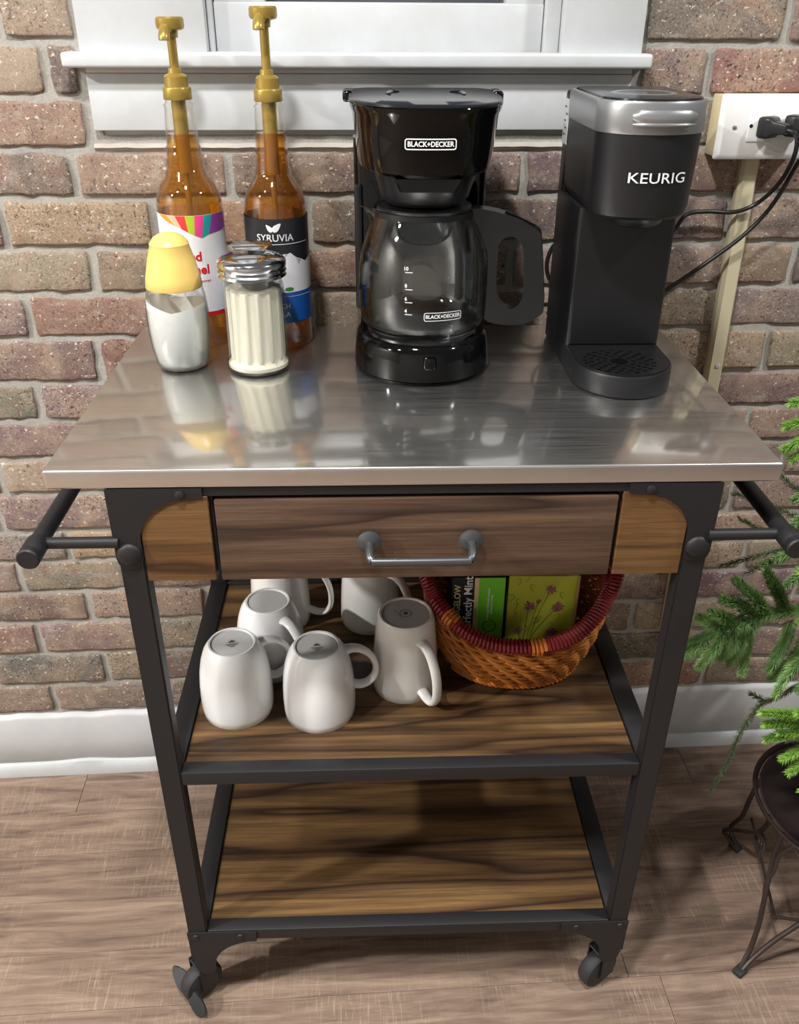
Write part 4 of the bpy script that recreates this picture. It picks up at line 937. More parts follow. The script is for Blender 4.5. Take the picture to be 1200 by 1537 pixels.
# ================================================================ MUGS
ZS = 0.4842
def mug(loc, ang, label, kind=0, mark='leaf', zbase=ZS):
    T = thing('mug', label, 'mug', (loc[0], loc[1], zbase), 0, 'upside-down white mugs')
    m = M['porcelain'] if kind == 0 else M['porcelain_warm']
    if kind == 0: o = [(0.0463, 0.0), (0.0475, 0.0015), (0.0488, 0.012), (0.0492, 0.030), (0.0485, 0.050), (0.0466, 0.070), (0.0432, 0.088), (0.0385, 0.102), (0.0345, 0.1085), (0.0322, 0.1115), (0.0310, 0.1130)]; ht = 0.113
    else: o = [(0.0440, 0.0), (0.0455, 0.0015), (0.0462, 0.012), (0.0455, 0.040), (0.0436, 0.075), (0.0412, 0.105), (0.0398, 0.117), (0.0380, 0.1235), (0.0362, 0.1258)]; ht = 0.1258
    foot = o[-1][0]
    top = [(foot-0.0025, ht-0.0002), (foot-0.0035, ht-0.0022), (0.0005, ht-0.0022)]
    inner = [(0.0005, ht-0.0075)]+[(r-0.0038, max(0, min(z, ht-0.0075))) for r, z in o[::-1] if z < ht-0.008]
    bm = bmesh.new(); lathe(bm, o+top[:2], 56, caps=False)
    r0 = o[0][0]
    bm2 = None
    body = []
    bm.free(); bm = bmesh.new(); lathe(bm, inner[::-1][:0]+o+top[:2]+[(foot-0.004, ht-0.0030)]+[(0.0005, ht-0.0030)]+inner, 56, caps=False, closed=False)
    # close the lip
    bmesh.ops.remove_doubles(bm, verts=bm.verts, dist=0.0001)
    lip = [(r0-0.0038, 0.0), (r0, 0.0)]
    b = obj('mug_body', bm, m, T, sharp=0.9)
    bm = bmesh.new(); lathe(bm, [(0.0005, ht-0.0018), (foot-0.0042, ht-0.0018)], 40, caps=False)
    obj('foot_disc', bm, M['unglazed'], T)
    # handle
    if kind == 0: P = [(0.0350, 0.0985), (0.0405, 0.0985), (0.048, 0.0990), (0.060, 0.0945), (0.0725, 0.082), (0.0790, 0.064), (0.0775, 0.048), (0.0690, 0.0375), (0.058, 0.0345), (0.0490, 0.037), (0.0440, 0.039)]
    else: P = [(0.0370, 0.100), (0.0430, 0.1005), (0.052, 0.1000), (0.064, 0.0920), (0.0745, 0.075), (0.0800, 0.055), (0.0795, 0.032), (0.0720, 0.0185), (0.060, 0.0155), (0.0470, 0.0190), (0.0420, 0.0210)]
    bm = bmesh.new(); pts = [Vector((r*math.cos(ang), r*math.sin(ang), z)) for r, z in P]
    sweep(bm, spline(pts, 5), 0.0074 if kind == 0 else 0.0072, 14, flat=0.60, up=(-math.sin(ang), math.cos(ang), 0.0), taper=lambda t: 1.0+0.35*abs(2*t-1)**3)
    obj('mug_handle', bm, m, T)
    if mark is None: return
    # printed mark under the foot
    ca = face_angle(*loc)+PI/2
    Rm = Matrix.Rotation(ca, 3, 'Z')
    bm = bmesh.new()
    if kind == 0:
        for k in range(5):
            a = PI/2+(k-2)*0.75; pts2 = [(0, 0.001), (0.0024*math.cos(a-0.4), 0.001+0.0028*math.sin(a-0.4)), (0.0062*math.cos(a), 0.001+0.0062*math.sin(a)), (0.0024*math.cos(a+0.4), 0.001+0.0028*math.sin(a+0.4))]
            flat_poly(bm, pts2)
        for k in range(3): 
            w_ = (0.017, 0.012, 0.006)[k]; flat_poly(bm, [(-w_/2, -0.0035-0.0028*k), (w_/2, -0.0035-0.0028*k), (w_/2, -0.0022-0.0028*k), (-w_/2, -0.0022-0.0028*k)])
    else:
        c1 = [(0.0085*math.cos(t), 0.0085*math.sin(t)) for t in [2*PI*i/24 for i in range(24)]]; c2 = [(0.0075*math.cos(t), 0.0075*math.sin(t)) for t in [2*PI*i/24 for i in range(24)]]
        ring_poly(bm, c1, c2)
        flat_poly(bm, [((0.0045 if i % 2 else 0.0022)*math.cos(t), (0.0045 if i % 2 else 0.0022)*math.sin(t)) for i, t in enumerate([2*PI*i/12 for i in range(12)])])
        flat_poly(bm, [(-0.016, 0.008), (-0.0155, 0.0085), (-0.004, -0.0125), (-0.0045, -0.013)])
    for v in bm.verts: v.co = Rm @ v.co + Vector((0, 0, ht-0.0015))
    obj('foot_mark', bm, M['grey_print'], T, False)
mug((-0.2350, 0.1275), 0.47, 'white mug upside down on middle shelf, front left beside the leg')
mug((-0.1222, 0.1175), 0.22, 'white mug upside down, front one with its looped handle to the right')
mug((-0.1970, 0.2200), -0.85, 'white mug upside down behind the front left mug, grey blank foot', 0, None)
mug((-0.1925, 0.3310), -0.12, 'white mug half hidden under drawer, rearmost of the left group', 1)
mug((-0.0030, 0.1690), -1.05, 'tall ivory mug upside down beside basket, circular mark on foot, handle forward', 1)
mug((-0.0520, 0.3250), -0.70, 'tall white mug behind the ivory mug, cut off by the drawer', 1)

# ================================================================ BASKET AND TEA
def basket():
    cx, cy = 0.157, 0.222
    T = thing('wicker_basket', 'oval honey wicker basket with burgundy wrapped rim, right side of middle shelf', 'basket', (cx, cy, ZS))
    rot = -0.06
    A1, B1, A0, B0 = 0.128, 0.098, 0.090, 0.066
    def rimz(t): return 0.096+0.050*abs(math.cos(t))**3.0
    def P(t, v, dr=0.0):
        # v: 0 at the foot, 1 at the rim
        s = math.sin(v*PI/2)**0.85 if v > 0 else 0
        a = A0+(A1-A0)*s+dr; b = B0+(B1-B0)*s+dr
        z = 0.004+v*(rimz(t)-0.004)
        x, y = a*math.cos(t), b*math.sin(t)
        return Vector((x*math.cos(rot)-y*math.sin(rot), x*math.sin(rot)+y*math.cos(rot), z))
    ns = 30
    bm = bmesh.new()
    for k in range(ns):
        t = 2*PI*(k+0.5)/ns; sweep(bm, [P(t, v/6) for v in range(7)], 0.0019, 5)
    rows = 10
    for r in range(rows):
        v = 0.05+0.90*r/(rows-1)
        for strand in (0, 1):
            pts = []
            for i in range(150):
                t = 2*PI*i/150; ph = ns*t/2+PI*strand+r*1.1
                pts.append(P(t, v+0.040*math.cos(ph), 0.0036*math.sin(ph)))
            sweep(bm, pts, 0.0032, 6, closed=True)
    o = obj('wicker_weave', bm, M['wicker'], T); o['kind'] = 'stuff'
    bm = bmesh.new()
    for strand in (0, 1, 2):
        sweep(bm, [P(t, 0.0, 0.004+0.0035*math.sin(26*t+strand*2*PI/3))+Vector((0, 0, 0.0032+0.003*math.cos(26*t+strand*2*PI/3))) for t in [2*PI*i/200 for i in range(200)]], 0.0030, 6, closed=True)
    o = obj('foot_braid', bm, M['wicker_orange'], T); o['kind'] = 'stuff'
    # floor of the basket
    bm = bmesh.new(); v = [P(2*PI*i/40, 0.03, -0.004) for i in range(40)]
    loft(bm, [[(p.x, p.y, 0.003) for p in v], [(p.x, p.y, 0.0065) for p in v]]); obj('basket_floor', bm, M['wicker'], T)
    # wound rim: coils in burgundy with short orange sections
    turns = 150; per = 8; coils = {'r': bmesh.new(), 'o': bmesh.new()}
    def rimp(t): return P(t, 1.0)+Vector((0, 0, 0.002))
    segs = [('r', 0.0, 2*PI)]
    orange = [math.radians(d) for d in (-138, -80, 60, 115, 160)]
    def isor(t): return any(abs((t-o_+PI) % (2*PI)-PI) < 0.07 for o_ in orange)
    cur = None; pts = []
    def flush(key, pts):
        if len(pts) > 2: sweep(coils[key], pts, 0.0023 if key == 'r' else 0.0025, 5)
    for i in range(turns*per+1):
        t = 2*PI*i/(turns*per); c = rimp(t); tn = (rimp(t+0.01)-rimp(t-0.01)).normalized(); n1 = Vector((0, 0, 1)); n1 = (n1-tn*n1.dot(tn)).normalized(); n2 = tn.cross(n1)
        key = 'o' if isor(t) else 'r'
        ph = 2*PI*i/per; rr = 0.0096 if key == 'r' else 0.0102
        p = c+n1*(rr*math.cos(ph))+n2*(rr*math.sin(ph))
        if cur is not None and key != cur: flush(cur, pts); pts = [pts[-1]]
        cur = key; pts.append(p)
    flush(cur, pts)
    core = bmesh.new(); sweep(core, [rimp(2*PI*i/90) for i in range(90)], 0.0082, 8, closed=True); obj('rim_core', core, M['wicker_red'], T)
    o = obj('rim_wrap', coils['r'], M['wicker_red'], T); o['kind'] = 'stuff'
    o = obj('rim_accent', coils['o'], M['wicker_orange'], T); o['kind'] = 'stuff'; o['label'] = 'orange wrapped sections of rim'
    # end handles
    for s in (0, PI):
        a, b, = P(s-0.42, 1.0), P(s+0.42, 1.0); mid = P(s, 1.0)
        ctrl = [a, a+Vector((0.010*math.cos(s), 0, 0.028)), mid+Vector((0.012*math.cos(s), 0, 0.040)), b+Vector((0.010*math.cos(s), 0, 0.028)), b]
        path = spline(ctrl, 26); bm = bmesh.new(); sweep(bm, path[::4], 0.0062, 8); pts = []
        for i, c in enumerate(path):
            tn = (path[min(i+1, len(path)-1)]-path[max(0, i-1)]).normalized(); n1 = Vector((1, 0, 0.3)); n1 = (n1-tn*n1.dot(tn)).normalized(); n2 = tn.cross(n1)
            nxt = path[min(i+1, len(path)-1)]
            for q in range(3):
                ph = 2*PI*(i*3+q)/8.0; cc = c.lerp(nxt, q/3); pts.append(cc+n1*(0.0078*math.cos(ph))+n2*(0.0078*math.sin(ph)))
        sweep(bm, pts, 0.0021, 5); obj('basket_handle', bm, M['wicker_red'], T)
    return T
basket()
def tea():
    zb = ZS+0.0075
    # mint tea carton
    T = thing('tea_box', 'black, beige and green mint tea box standing on end in basket', 'tea box', (0.0985, 0.205, zb))
    w_, d_, h_ = 0.0745, 0.062, 0.158
    bm = bmesh.new(); box(bm, (0, d_/2-0.012, h_/2), (w_, d_, h_), 0.0008); obj('carton', bm, M['tea_black'], T)
    yf = -0.012-0.0003
    def panel(a, b, m, nm, off=0.0002, za=0.001, zb_=h_-0.001):
        bm = bmesh.new(); box(bm, ((a+b)/2, yf-off, (za+zb_)/2), (b-a, 0.0003, zb_-za)); return obj(nm, bm, m, T, False)
    panel(-0.0055, 0.0005, M['tea_beige'], 'beige_stripe'); panel(0.0005, 0.0368, M['tea_green'], 'green_panel')
    def vtext(s, x, z, size, m, bold=0.0002):
        bm = text_bm(s, size, bold); wrap(bm, lambda a, b, c: (x-b, yf-0.0006, z+a)); obj('lettering', bm, m, T, False)
    vtext('BIGELOW', -0.0285, 0.118, 0.0125, M['tea_beige'], 0.0003); vtext('Perfectly Mint', -0.0135, 0.112, 0.0165, M['label_white'], 0.0003)
    vtext('CLASSIC', -0.0025, 0.098, 0.0050, M['tea_dkgreen'], 0.0001)
    vtext('20 tea bags individually wrapped', 0.0145, 0.112, 0.0042, M['label_white'], 0.0001); vtext('caffeine free herbal', 0.0195, 0.112, 0.0042, M['label_white'], 0.0001)
    bm = bmesh.new(); o1 = [(0.018+0.010*math.cos(t), 0.075+0.011*math.sin(t)) for t in [2*PI*i/24 for i in range(24)]]; o2 = [(0.018+0.0085*math.cos(t), 0.075+0.0095*math.sin(t)) for t in [2*PI*i/24 for i in range(24)]]
    ring_poly(bm, o1, o2); ring_poly(bm, [(a*0.7+0.0105, b*0.45+0.040) for a, b in o1], [(a*0.7+0.0105, b*0.40+0.0435) for a, b in o1])
    wrap(bm, lambda a, b, c: (a, yf-0.0006, b)); obj('cup_drawing', bm, M['tea_dkgreen'], T, False)
    # floral carton
    T = thing('tea_box', 'chartreuse tea box printed with purple flowers, standing on end in basket', 'tea box', (0.190, 0.205, zb), -0.03)
    w_ = 0.098
    bm = bmesh.new(); box(bm, (0, d_/2-0.012, h_/2), (w_, d_, h_), 0.0008); obj('carton', bm, M['tea_olive'], T)
    bm = bmesh.new(); box(bm, (w_/2+0.0002, d_/2-0.012, h_/2), (0.0006, d_-0.002, h_-0.002)); obj('gold_side', bm, M['tea_gold'], T, False)
    bm = bmesh.new(); box(bm, (w_/2-0.0030, yf-0.0001, h_/2), (0.0045, 0.0003, h_-0.002)); obj('gold_edge', bm, M['tea_gold'], T, False)
    rnd = random.Random(3)
    stems = bmesh.new()
    def flower(x, z, r):
        n = 9; fl = bmesh.new()
        for k in range(n):
            a = 2*PI*k/n+rnd.uniform(-0.2, 0.2); q = r*rnd.uniform(0.8, 1.1)
            flat_poly(fl, [(x, z), (x+q*0.6*math.cos(a-0.22), z+q*0.6*math.sin(a-0.22)), (x+q*math.cos(a-0.12), z+q*math.sin(a-0.12)), (x+q*0.8*math.cos(a), z+q*0.8*math.sin(a)), (x+q*math.cos(a+0.12), z+q*math.sin(a+0.12)), (x+q*0.6*math.cos(a+0.22), z+q*0.6*math.sin(a+0.22))])
        wrap(fl, lambda a, b, c: (a, yf-0.0006, b)); obj('flower_print', fl, M['purple_print'], T, False)
    def stem(pts):
        sp = spline([(a, b, 0) for a, b in pts], 5)
        for p, q in zip(sp, sp[1:]):
            d = (q-p).normalized(); n = Vector((-d.y, d.x, 0))*0.00035
            flat_poly(stems, [((p-n).x, (p-n).y), ((q-n).x, (q-n).y), ((q+n).x, (q+n).y), ((p+n).x, (p+n).y)])
    for (x, z, r, bx) in ((-0.019, 0.108, 0.0095, -0.022), (0.022, 0.108, 0.0095, -0.018), (0.010, 0.137, 0.0085, -0.015), (-0.006, 0.116, 0.0045, -0.018), (0.018, 0.064, 0.009, 0.0), (-0.030, 0.066, 0.007, -0.02)):
        flower(x, z, r); stem([(bx, 0.030), (bx+0.3*(x-bx), 0.6*z), (x, z)])
    for k in range(16):
        x = rnd.uniform(-0.046, -0.02) if k < 9 else rnd.uniform(-0.02, 0.03); z = rnd.uniform(0.06, 0.15); s = rnd.choice((-1, 1)); stem([(x, z), (x+s*0.004, z+0.006), (x+s*0.003, z+0.011), (x-s*0.001, z+0.010)])
    wrap(stems, lambda a, b, c: (a, yf-0.0003, b))
    o = obj('stem_print', stems, M['olive_print'], T, False); o['kind'] = 'stuff'
tea()

# ================================================================ OUTLET, CHANNEL, CORDS
def outlet():
    T = thing('outlet_box', 'ivory surface outlet box with white cover plate on brick wall', 'outlet', (0.5085, YW, 1.187), 0, world=True)
    bm = bmesh.new(); box(bm, (0.0035, -0.0205, 0), (0.130, 0.039, 0.077), 0.002, 2); obj('box_body', bm, M['outlet_beige'], T)
    bm = bmesh.new(); o = rrect(0.136, 0.082, 0.003, 3, 0.0035, 0); i = rrect(0.124, 0.070, 0.003, 3, 0.0035, 0)
    loft(bm, [[(a, -0.0400, b) for a, b in o], [(a, -0.0415, b) for a, b in o], [(a, -0.0465, b) for a, b in i]]); pl = obj('cover_plate', bm, M['plate_white'], T)
    bm = bmesh.new(); box(bm, (0.0095, -0.0468, 0.0), (0.067, 0.003, 0.036), 0.001, 2); rc = obj('receptacle', bm, M['plate_white'], T)
    bm = bmesh.new(); box(bm, (0.0085, -0.0484, 0.0), (0.0008, 0.0006, 0.033)); obj('face_seam', bm, M['unglazed'], rc, False)
    bm = bmesh.new(); lathe(bm, [(0.0024, 0), (0.0024, 0.0006), (0.0001, 0.0006)], 12, caps=False); bmesh.ops.rotate(bm, verts=bm.verts, matrix=Matrix.Rotation(PI/2, 3, 'X')); bmesh.ops.translate(bm, verts=bm.verts, vec=(-0.0210, -0.0483, 0.002)); obj('ground_hole', bm, M['plug'], rc)
    bm = bmesh.new(); lathe(bm, [(0.0030, 0), (0.0028, 0.0012), (0.0018, 0.0018)], 16); box(bm, (0, 0, 0.0018), (0.005, 0.0008, 0.0006)); bmesh.ops.rotate(bm, verts=bm.verts, matrix=Matrix.Rotation(PI/2, 3, 'X')); bmesh.ops.translate(bm, verts=bm.verts, vec=(-0.043, -0.0463, 0)); obj('screw', bm, M['silver'], pl)
    # channel below
    T = thing('cord_channel', 'long ivory plastic cord channel running down brick wall from outlet box', 'cord channel', (0.520, YW-0.002, 0.30), 0, world=True)
    bm = bmesh.new(); w_ = 0.0130
    loft(bm, [[(x0-w_, 0, z), (x0+w_, 0, z), (x0+w_, -0.010, z), (x0+w_*0.72, -0.015, z), (x0-w_*0.72, -0.015, z), (x0-w_, -0.010, z)] for x0, z in ((0.009, 0.0), (-0.007, 0.847))])
    bmesh.ops.recalc_face_normals(bm, faces=bm.faces); ch = obj('channel', bm, M['conduit'], T, False)
    bm = bmesh.new(); sweep(bm, [(0.009+0.0*w_-0.0085, -0.0153, 0.002), (-0.007-0.0085, -0.0153, 0.845)], 0.0008, 6); obj('seam', bm, M['conduit'], ch)
    bm = bmesh.new(); lathe(bm, [(0.0042, 0), (0.0040, 0.001), (0.0025, 0.0016)], 14); bmesh.ops.rotate(bm, verts=bm.verts, matrix=Matrix.Rotation(PI/2, 3, 'X')); bmesh.ops.translate(bm, verts=bm.verts, vec=(0.0015, -0.0150, 0.535)); obj('screw', bm, M['unglazed'], ch)
outlet()
def plug(name, label, loc, rz, path, tilt=0.0):
    T = thing(name, label, 'power cord', loc, 0, world=True)
    bm = bmesh.new(); R = Matrix.Rotation(rz, 3, 'Z') @ Matrix.Rotation(tilt, 3, 'X')
    secs = [(0.0, 0.0135, 0.0125), (-0.003, 0.0145, 0.0135), (-0.012, 0.0145, 0.0135), (-0.016, 0.0115, 0.0125), (-0.020, 0.0095, 0.0085), (-0.034, 0.0075, 0.0065), (-0.037, 0.0055, 0.005)]
    loft(bm, [[R @ Vector((a, y, b)) for a, b in rrect(2*hx, 2*hz, min(hx, hz)*0.35, 3)] for y, hx, hz in secs])
    obj('plug_body', bm, M['plug'], T)
    bm = bmesh.new(); base = Vector(loc)
    sweep(bm, spline([Vector(p)-base for p in path], 7), 0.0031, 10); obj('cable', bm, M['cord'], T)
plug('power_cord', 'black cord plugged into left socket, curving down behind slim coffee maker', (0.5045, 0.4575, 1.188), 0.55,
     [(0.5235, 0.4280, 1.187), (0.533, 0.4215, 1.1830), (0.5400, 0.4240, 1.1690), (0.5440, 0.4363, 1.1446), (0.5425, 0.4563, 1.1156), (0.5288, 0.4763, 1.0871), (0.4995, 0.4813, 1.0726), (0.457, 0.4843, 1.0728), (0.4282, 0.4843, 1.0684), (0.414, 0.4843, 1.047), (0.392, 0.4800, 1.0257), (0.350, 0.478, 1.000), (0.318, 0.470, 0.985)])
plug('power_cord', 'black cord from right socket slanting down brick wall to drip coffee maker', (0.5385, 0.4575, 1.190), 0.75,
     [(0.564, 0.4290, 1.188), (0.573, 0.424, 1.182), (0.574, 0.4320, 1.172), (0.5646, 0.4390, 1.1580), (0.558, 0.4463, 1.1431), (0.5494, 0.4563, 1.1067), (0.5372, 0.4663, 1.0733), (0.5093, 0.4700, 1.0388), (0.4666, 0.4763, 1.0008), (0.4128, 0.4800, 0.9598), (0.3755, 0.4800, 0.9371), (0.32, 0.4800, 0.930), (0.262, 0.4800, 0.936), (0.2375, 0.4763, 0.9421), (0.2154, 0.4663, 0.9413), (0.1789, 0.4563, 0.9290), (0.140, 0.448, 0.9245), (0.095, 0.430, 0.9245)])
def loop():
    bm = bmesh.new(); pts = [(0.275, 0.468, 1.044), (0.2533, 0.4763, 1.0346), (0.2365, 0.4790, 1.0272), (0.2289, 0.4790, 1.0034), (0.2351, 0.4790, 0.979), (0.256, 0.4763, 0.9589), (0.275, 0.468, 0.956)]
    o = obj('cord_loop', bm_s(pts), M['cord'], None); tag(o, 'small loop of black cord sticking out left of slim coffee maker', 'power cord')
def bm_s(pts):
    bm = bmesh.new(); sweep(bm, spline(pts, 7), 0.0031, 10); return bm
loop()

# ================================================================ PLANT AND STAND
def stand():
    cx, cy, zr, r = 0.695, 0.110, 0.252, 0.138
    T = thing('plant_stand', 'low dark wrought-iron plant stand with curved legs at right edge', 'plant stand', (cx, cy, 0), 0, world=True)
    I = M['iron']
    bm = bmesh.new(); sweep(bm, [(r*math.cos(t), r*math.sin(t), zr) for t in [2*PI*i/72 for i in range(72)]], 0.0055, 10, closed=True, flat=0.6); obj('top_ring', bm, I, T)
    bm = bmesh.new(); lathe(bm, [(0.0005, zr-0.030), (0.085, zr-0.030), (0.115, zr-0.018), (0.131, zr-0.002), (0.1325, zr), (0.129, zr), (0.113, zr-0.015), (0.084, zr-0.0265), (0.0005, zr-0.0265)], 56, caps=False); obj('saucer', bm, M['saucer'], T)
    for ang, fr in ((212, 0.197), (302, 0.197), (32, 0.197), (122, 0.150)):
        a = math.radians(ang); d = Vector((math.cos(a), math.sin(a), 0)); s = Vector((-math.sin(a), math.cos(a), 0))
        kf = fr/0.197
        def at(rad, side, z): return d*(rad if z > 0.2 or rad >= fr-0.005 or kf == 1 else min(rad, 0.15)*0.88)+s*side+Vector((0, 0, z))
        bm = bmesh.new()
        p1 = [at(0.131, -0.030, zr-0.002), at(0.137, -0.028, 0.205), at(0.150, -0.020, 0.16), at(0.155, -0.014, 0.115), at(0.158, -0.010, 0.07), at(0.170, -0.006, 0.03), at(fr-0.004, -0.002, 0.007)]
        sweep(bm, spline(p1, 6), 0.0040, 8)
        p1b = [at(0.132, -0.006, zr-0.004), at(0.140, -0.020, 0.215), at(0.146, -0.018, 0.19), at(0.150, -0.022, 0.155), at(0.154, -0.015, 0.125)]
        sweep(bm, spline(p1b, 5), 0.0030, 8)
        p2 = [at(0.090, 0.052, 0.222), at(0.098, 0.050, 0.17), at(0.118, 0.038, 0.115), at(0.150, 0.016, 0.06), at(0.175, 0.005, 0.025), at(fr-0.004, 0.002, 0.007)]
        sweep(bm, spline(p2, 6), 0.0040, 8)
        lg = obj('stand_leg', bm, I, T)
        bm = bmesh.new(); vs = box(bm, (0, 0, 0), (0.020, 0.016, 0.009), 0.002, 2)
        for v in vs: v.co = Matrix.Rotation(a, 3, 'Z') @ v.co + at(fr, 0, 0.0048)
        obj('foot', bm, M['rubber'], lg)
    # scrolls and cross rods
    for ang in (257, 167):
        a = math.radians(ang); bm = bmesh.new()
        d = Vector((math.cos(a), math.sin(a), 0)); s = Vector((-math.sin(a), math.cos(a), 0))
        sweep(bm, [d*0.095+s*t+Vector((0, 0, 0.088)) for t in (-0.10, 0, 0.10)], 0.0026, 8)
        sp = [d*0.096+s*(-0.030+(0.020-0.0014*i)*math.cos(0.55*i))+Vector((0, 0, 0.110+(0.020-0.0014*i)*math.sin(0.55*i))) for i in range(14)]
        sweep(bm, spline(sp, 3), 0.0024, 8); obj('scroll', bm, I, T)
    P = thing('plant_pot', 'dark round pot inside the iron stand, mostly beyond right edge', 'pot', (cx+0.012, cy, zr-0.0262), 0, world=True)
    bm = bmesh.new(); lathe(bm, [(0.0005, 0), (0.070, 0.0), (0.078, 0.006), (0.094, 0.120), (0.100, 0.124), (0.100, 0.136), (0.093, 0.136), (0.089, 0.110), (0.0005, 0.108)], 48, caps=False); obj('pot_wall', bm, M['pot'], P)
    return cx, cy, zr
CX, CY, ZR = stand()
def plant():
    T = thing('potted_conifer', 'feathery green conifer branches reaching in from right edge', 'plant', (CX+0.012, CY, ZR+0.082), 0, world=True)
    org = Vector((CX+0.012, CY, ZR+0.082)); rnd = random.Random(21)
    bm = bmesh.new(); sweep(bm, spline([(0, 0, 0), (0.004, 0.003, 0.2), (-0.003, 0, 0.42), (0, 0.002, 0.66)], 5), 0.009, 10, taper=lambda t: 1-0.7*t); obj('trunk', bm, M['twig'], T)
    def needles(V, Fc, path, ln=0.0125, dens=0.0011, per=7, spread=0.72, tip=0.6):
        tot = sum((b-a).length for a, b in zip(path, path[1:])); n = max(4, int(tot/dens)); seg = 0; acc = 0
        lens = [(b-a).length for a, b in zip(path, path[1:])]
        for i in range(n):
            s = tot*i/n
            while seg < len(lens)-1 and s > acc+lens[seg]: acc += lens[seg]; seg += 1
            a, b = path[seg], path[seg+1]; t = (b-a).normalized(); p = a+t*(s-acc)
            u = t.orthogonal().normalized(); w_ = t.cross(u); fr = i/n
            L_ = ln*(1-(1-tip)*max(0, (fr-0.6)/0.4))
            for k in range(per):
                ph = rnd.uniform(0, 2*PI); o = u*math.cos(ph)+w_*math.sin(ph); sp = spread*rnd.uniform(0.75, 1.2)
                d = (t*math.cos(sp)+o*math.sin(sp)); e = p+d*(L_*rnd.uniform(0.75, 1.1)); side = d.cross(o).normalized()*0.00055; up_ = d.cross(side).normalized()*0.0005
                mid = p+d*(L_*0.45); j = len(V)
                V.extend((tuple(mid+side), tuple(mid-side+up_*0.5), tuple(mid-up_), tuple(e), tuple(p)))
                Fc.extend(((j, j+1, j+3), (j+1, j+2, j+3), (j+2, j, j+3), (j+1, j, j+4), (j+2, j+1, j+4), (j, j+2, j+4)))
        return
    def branch(paths, m, ln=0.0125, per=7, dens=0.0012, thick=0.0022):
        br = bmesh.new(); V, Fc = [], []
        for i, p in enumerate(paths):
            q = [x-org for x in spline(p, 5)]
            sweep(br, q, thick if i == 0 else thick*0.45, 6, taper=lambda t: 1-0.6*t)
            start = 0
            if i == 0 and len(p) > 3: q = q[5:]
            needles(V, Fc, q, ln, dens, per)
        o = obj('branch', br, M['twig'], T)
        nd = obj_raw('needles', V, Fc, m, o); nd['kind'] = 'stuff'
    Vv = Vector; tr = lambda z: (CX+0.012, CY, z)
    Y = 0.066
    # the long bough that crosses in front of the cart leg
    ax = [tr(0.70), (0.60, 0.080, 0.690), (0.5468, 0.0640, 0.6737), (0.4912, 0.064, 0.6704), (0.4422, 0.0656, 0.661), (0.4101, 0.0666, 0.6512), (0.3797, 0.0676, 0.6306), (0.3444, 0.0688, 0.6152)]
    up = [[(0.4741, 0.0645, 0.6708), (0.4353, 0.0658, 0.7318)], [(0.4501, 0.0653, 0.664), (0.401, 0.0669, 0.7176)], [(0.4337, 0.0659, 0.6612), (0.3867, 0.0674, 0.6929)], [(0.4095, 0.0667, 0.6543), (0.3731, 0.0678, 0.6758)], [(0.3983, 0.067, 0.6461), (0.3659, 0.0681, 0.6594)],
          [(0.515, 0.064, 0.672), (0.468, 0.066, 0.741)]]
    dn = [[(0.3800, 0.0677, 0.6306), (0.362, 0.068, 0.598)], [(0.4026, 0.0669, 0.6461), (0.374, 0.0678, 0.5904)], [(0.4144, 0.0665, 0.6511), (0.407, 0.0665, 0.5917)], [(0.4262, 0.0661, 0.6561), (0.4200, 0.066, 0.5858)], [(0.4422, 0.0656, 0.661), (0.4340, 0.0656, 0.5754)], [(0.4864, 0.0641, 0.6549), (0.4704, 0.0647, 0.5793)], [(0.5131, 0.0633, 0.6331), (0.4827, 0.0643, 0.5563)]]
    def bend(p, sag=-0.006, dy=-0.006):
        a, b = Vector(p[0]), Vector(p[1]); m_ = (a+b)/2+Vector((rnd.uniform(-0.004, 0.004), dy+rnd.uniform(-0.008, 0.008), -sag)); b = b+Vector((0, rnd.uniform(-0.02, 0.006), 0)); return [a, m_, b]
    branch([ax]+[bend(p) for p in up+dn], M['needle'], 0.0165, 13, 0.0010)
    branch([[tr(0.64), (0.60, 0.05, 0.66), (0.53, 0.040, 0.640), (0.487, 0.035, 0.600), (0.470, 0.030, 0.56)], bend([(0.545, 0.04, 0.645), (0.52, 0.03, 0.58)]), bend([(0.56, 0.04, 0.65), (0.500, 0.03, 0.685)]), bend([(0.52, 0.04, 0.635), (0.50, 0.03, 0.565)]), bend([(0.58, 0.05, 0.655), (0.545, 0.03, 0.575)]), bend([(0.55, 0.04, 0.65), (0.478, 0.03, 0.655)])], M['needle'], 0.0165, 13, 0.0011)
    # dull hanging sprig
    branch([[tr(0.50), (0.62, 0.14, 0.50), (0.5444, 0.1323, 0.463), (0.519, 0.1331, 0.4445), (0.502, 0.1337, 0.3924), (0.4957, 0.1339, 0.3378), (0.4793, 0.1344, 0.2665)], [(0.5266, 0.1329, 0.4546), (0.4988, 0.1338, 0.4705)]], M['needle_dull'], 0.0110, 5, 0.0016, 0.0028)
    # bright cluster low at the right
    base = (0.560, -0.02, 0.540)
    low = [(0.4180, -0.0337, 0.5922), (0.4317, -0.0341, 0.5483), (0.4603, -0.0351, 0.5136), (0.4255, -0.0339, 0.5731), (0.4743, -0.0355, 0.490), (0.455, -0.045, 0.600), (0.49, -0.05, 0.470)]
    branch([[tr(0.56), (0.64, 0.03, 0.57), base, (0.50, -0.035, 0.555), (0.445, -0.036, 0.56)]]+[[Vector(base), Vector(base).lerp(Vector(q), 0.5)+Vector((0, 0, 0.010)), Vector(q)] for q in low], M['needle_bright'], 0.0165, 11)
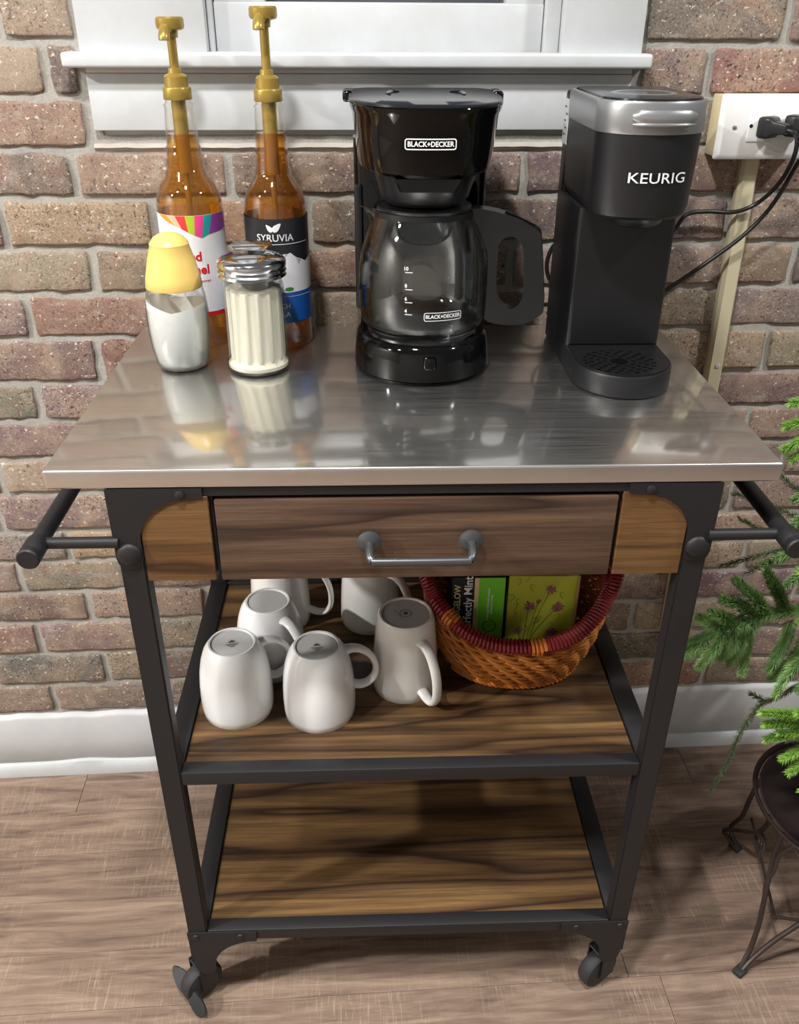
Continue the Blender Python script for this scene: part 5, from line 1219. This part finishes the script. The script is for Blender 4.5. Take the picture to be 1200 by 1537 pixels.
    # upper right clusters
    for (z0, c, tips) in ((0.92, (0.52, 0.083, 0.925), [(0.4324, 0.0859, 0.8845), (0.4272, 0.0861, 0.9139), (0.4282, 0.0861, 0.9425), (0.4448, 0.0855, 0.8715), (0.46, 0.07, 0.965)]),
                          (0.83, (0.56, 0.10, 0.84), [(0.463, 0.09, 0.815), (0.470, 0.08, 0.78), (0.48, 0.09, 0.85), (0.455, 0.07, 0.79)]),
                          (0.74, (0.545, 0.02, 0.745), [(0.452, 0.0, 0.735), (0.445, 0.01, 0.765), (0.455, 0.0, 0.70), (0.47, 0.01, 0.79)])):
        branch([[tr(z0), (0.63, (CY+c[1])/2, z0+0.005), c, ((c[0]+tips[1][0])/2, c[1], (c[2]+tips[1][2])/2+0.006)]]+[[Vector(c), Vector(c).lerp(Vector(q), 0.5)+Vector((0, 0, 0.008)), Vector(q)] for q in tips], M['needle_bright'] if z0 > 0.9 or z0 == 0.74 else M['needle'], 0.0165, 11)
    c = (0.575, 0.105, 0.745)
    branch([[tr(0.76), (0.64, 0.108, 0.765), c, (0.52, 0.105, 0.745), (0.478, 0.105, 0.735)]]+[[Vector(c), Vector(c).lerp(Vector(q), 0.5)+Vector((0, 0, 0.012)), Vector(q)] for q in ((0.462, 0.10, 0.765), (0.449, 0.10, 0.715), (0.474, 0.09, 0.680), (0.500, 0.09, 0.79), (0.497, 0.09, 0.695), (0.520, 0.085, 0.66))], M['needle'], 0.0150, 9, 0.0012)
    # darker boughs toward the wall
    c = (0.61, 0.19, 0.68)
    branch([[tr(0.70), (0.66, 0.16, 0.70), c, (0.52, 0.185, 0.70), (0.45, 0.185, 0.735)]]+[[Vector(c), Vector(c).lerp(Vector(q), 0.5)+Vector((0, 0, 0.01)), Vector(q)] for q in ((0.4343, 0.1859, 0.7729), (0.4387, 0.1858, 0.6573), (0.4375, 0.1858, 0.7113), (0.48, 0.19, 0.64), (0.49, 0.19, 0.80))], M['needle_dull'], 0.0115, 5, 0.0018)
    # unseen boughs filling out the plant beyond the frame, added to shade the right
    for k in range(30):
        a = rnd.uniform(-1.9, 1.5) if k % 2 else rnd.uniform(-1.2, 2.0); z0 = 0.46+0.022*k; R_ = 0.34-0.006*k
        d = Vector((math.cos(a), math.sin(a)*0.85, 0)); p0 = Vector(tr(z0)); p3 = p0+d*R_+Vector((0, 0, -0.06)); p1 = p0+d*R_*0.4+Vector((0, 0, 0.02)); p2 = p0+d*R_*0.75
        p3.y = min(p3.y, 0.46); p2.y = min(p2.y, 0.46)
        subs = []
        for q in (0.35, 0.5, 0.65, 0.8):
            s0 = p0.lerp(p3, q); sd = Vector((-d.y, d.x, 0))
            for sg in (-1, 1):
                e = s0+d*0.05+sd*sg*0.055+Vector((0, 0, -0.03)); e.y = min(e.y, 0.47); subs.append([s0, (s0+e)/2, e])
        branch([[p0, p1, p2, p3]]+subs, M['needle'], 0.015, 5, 0.0024)
plant()
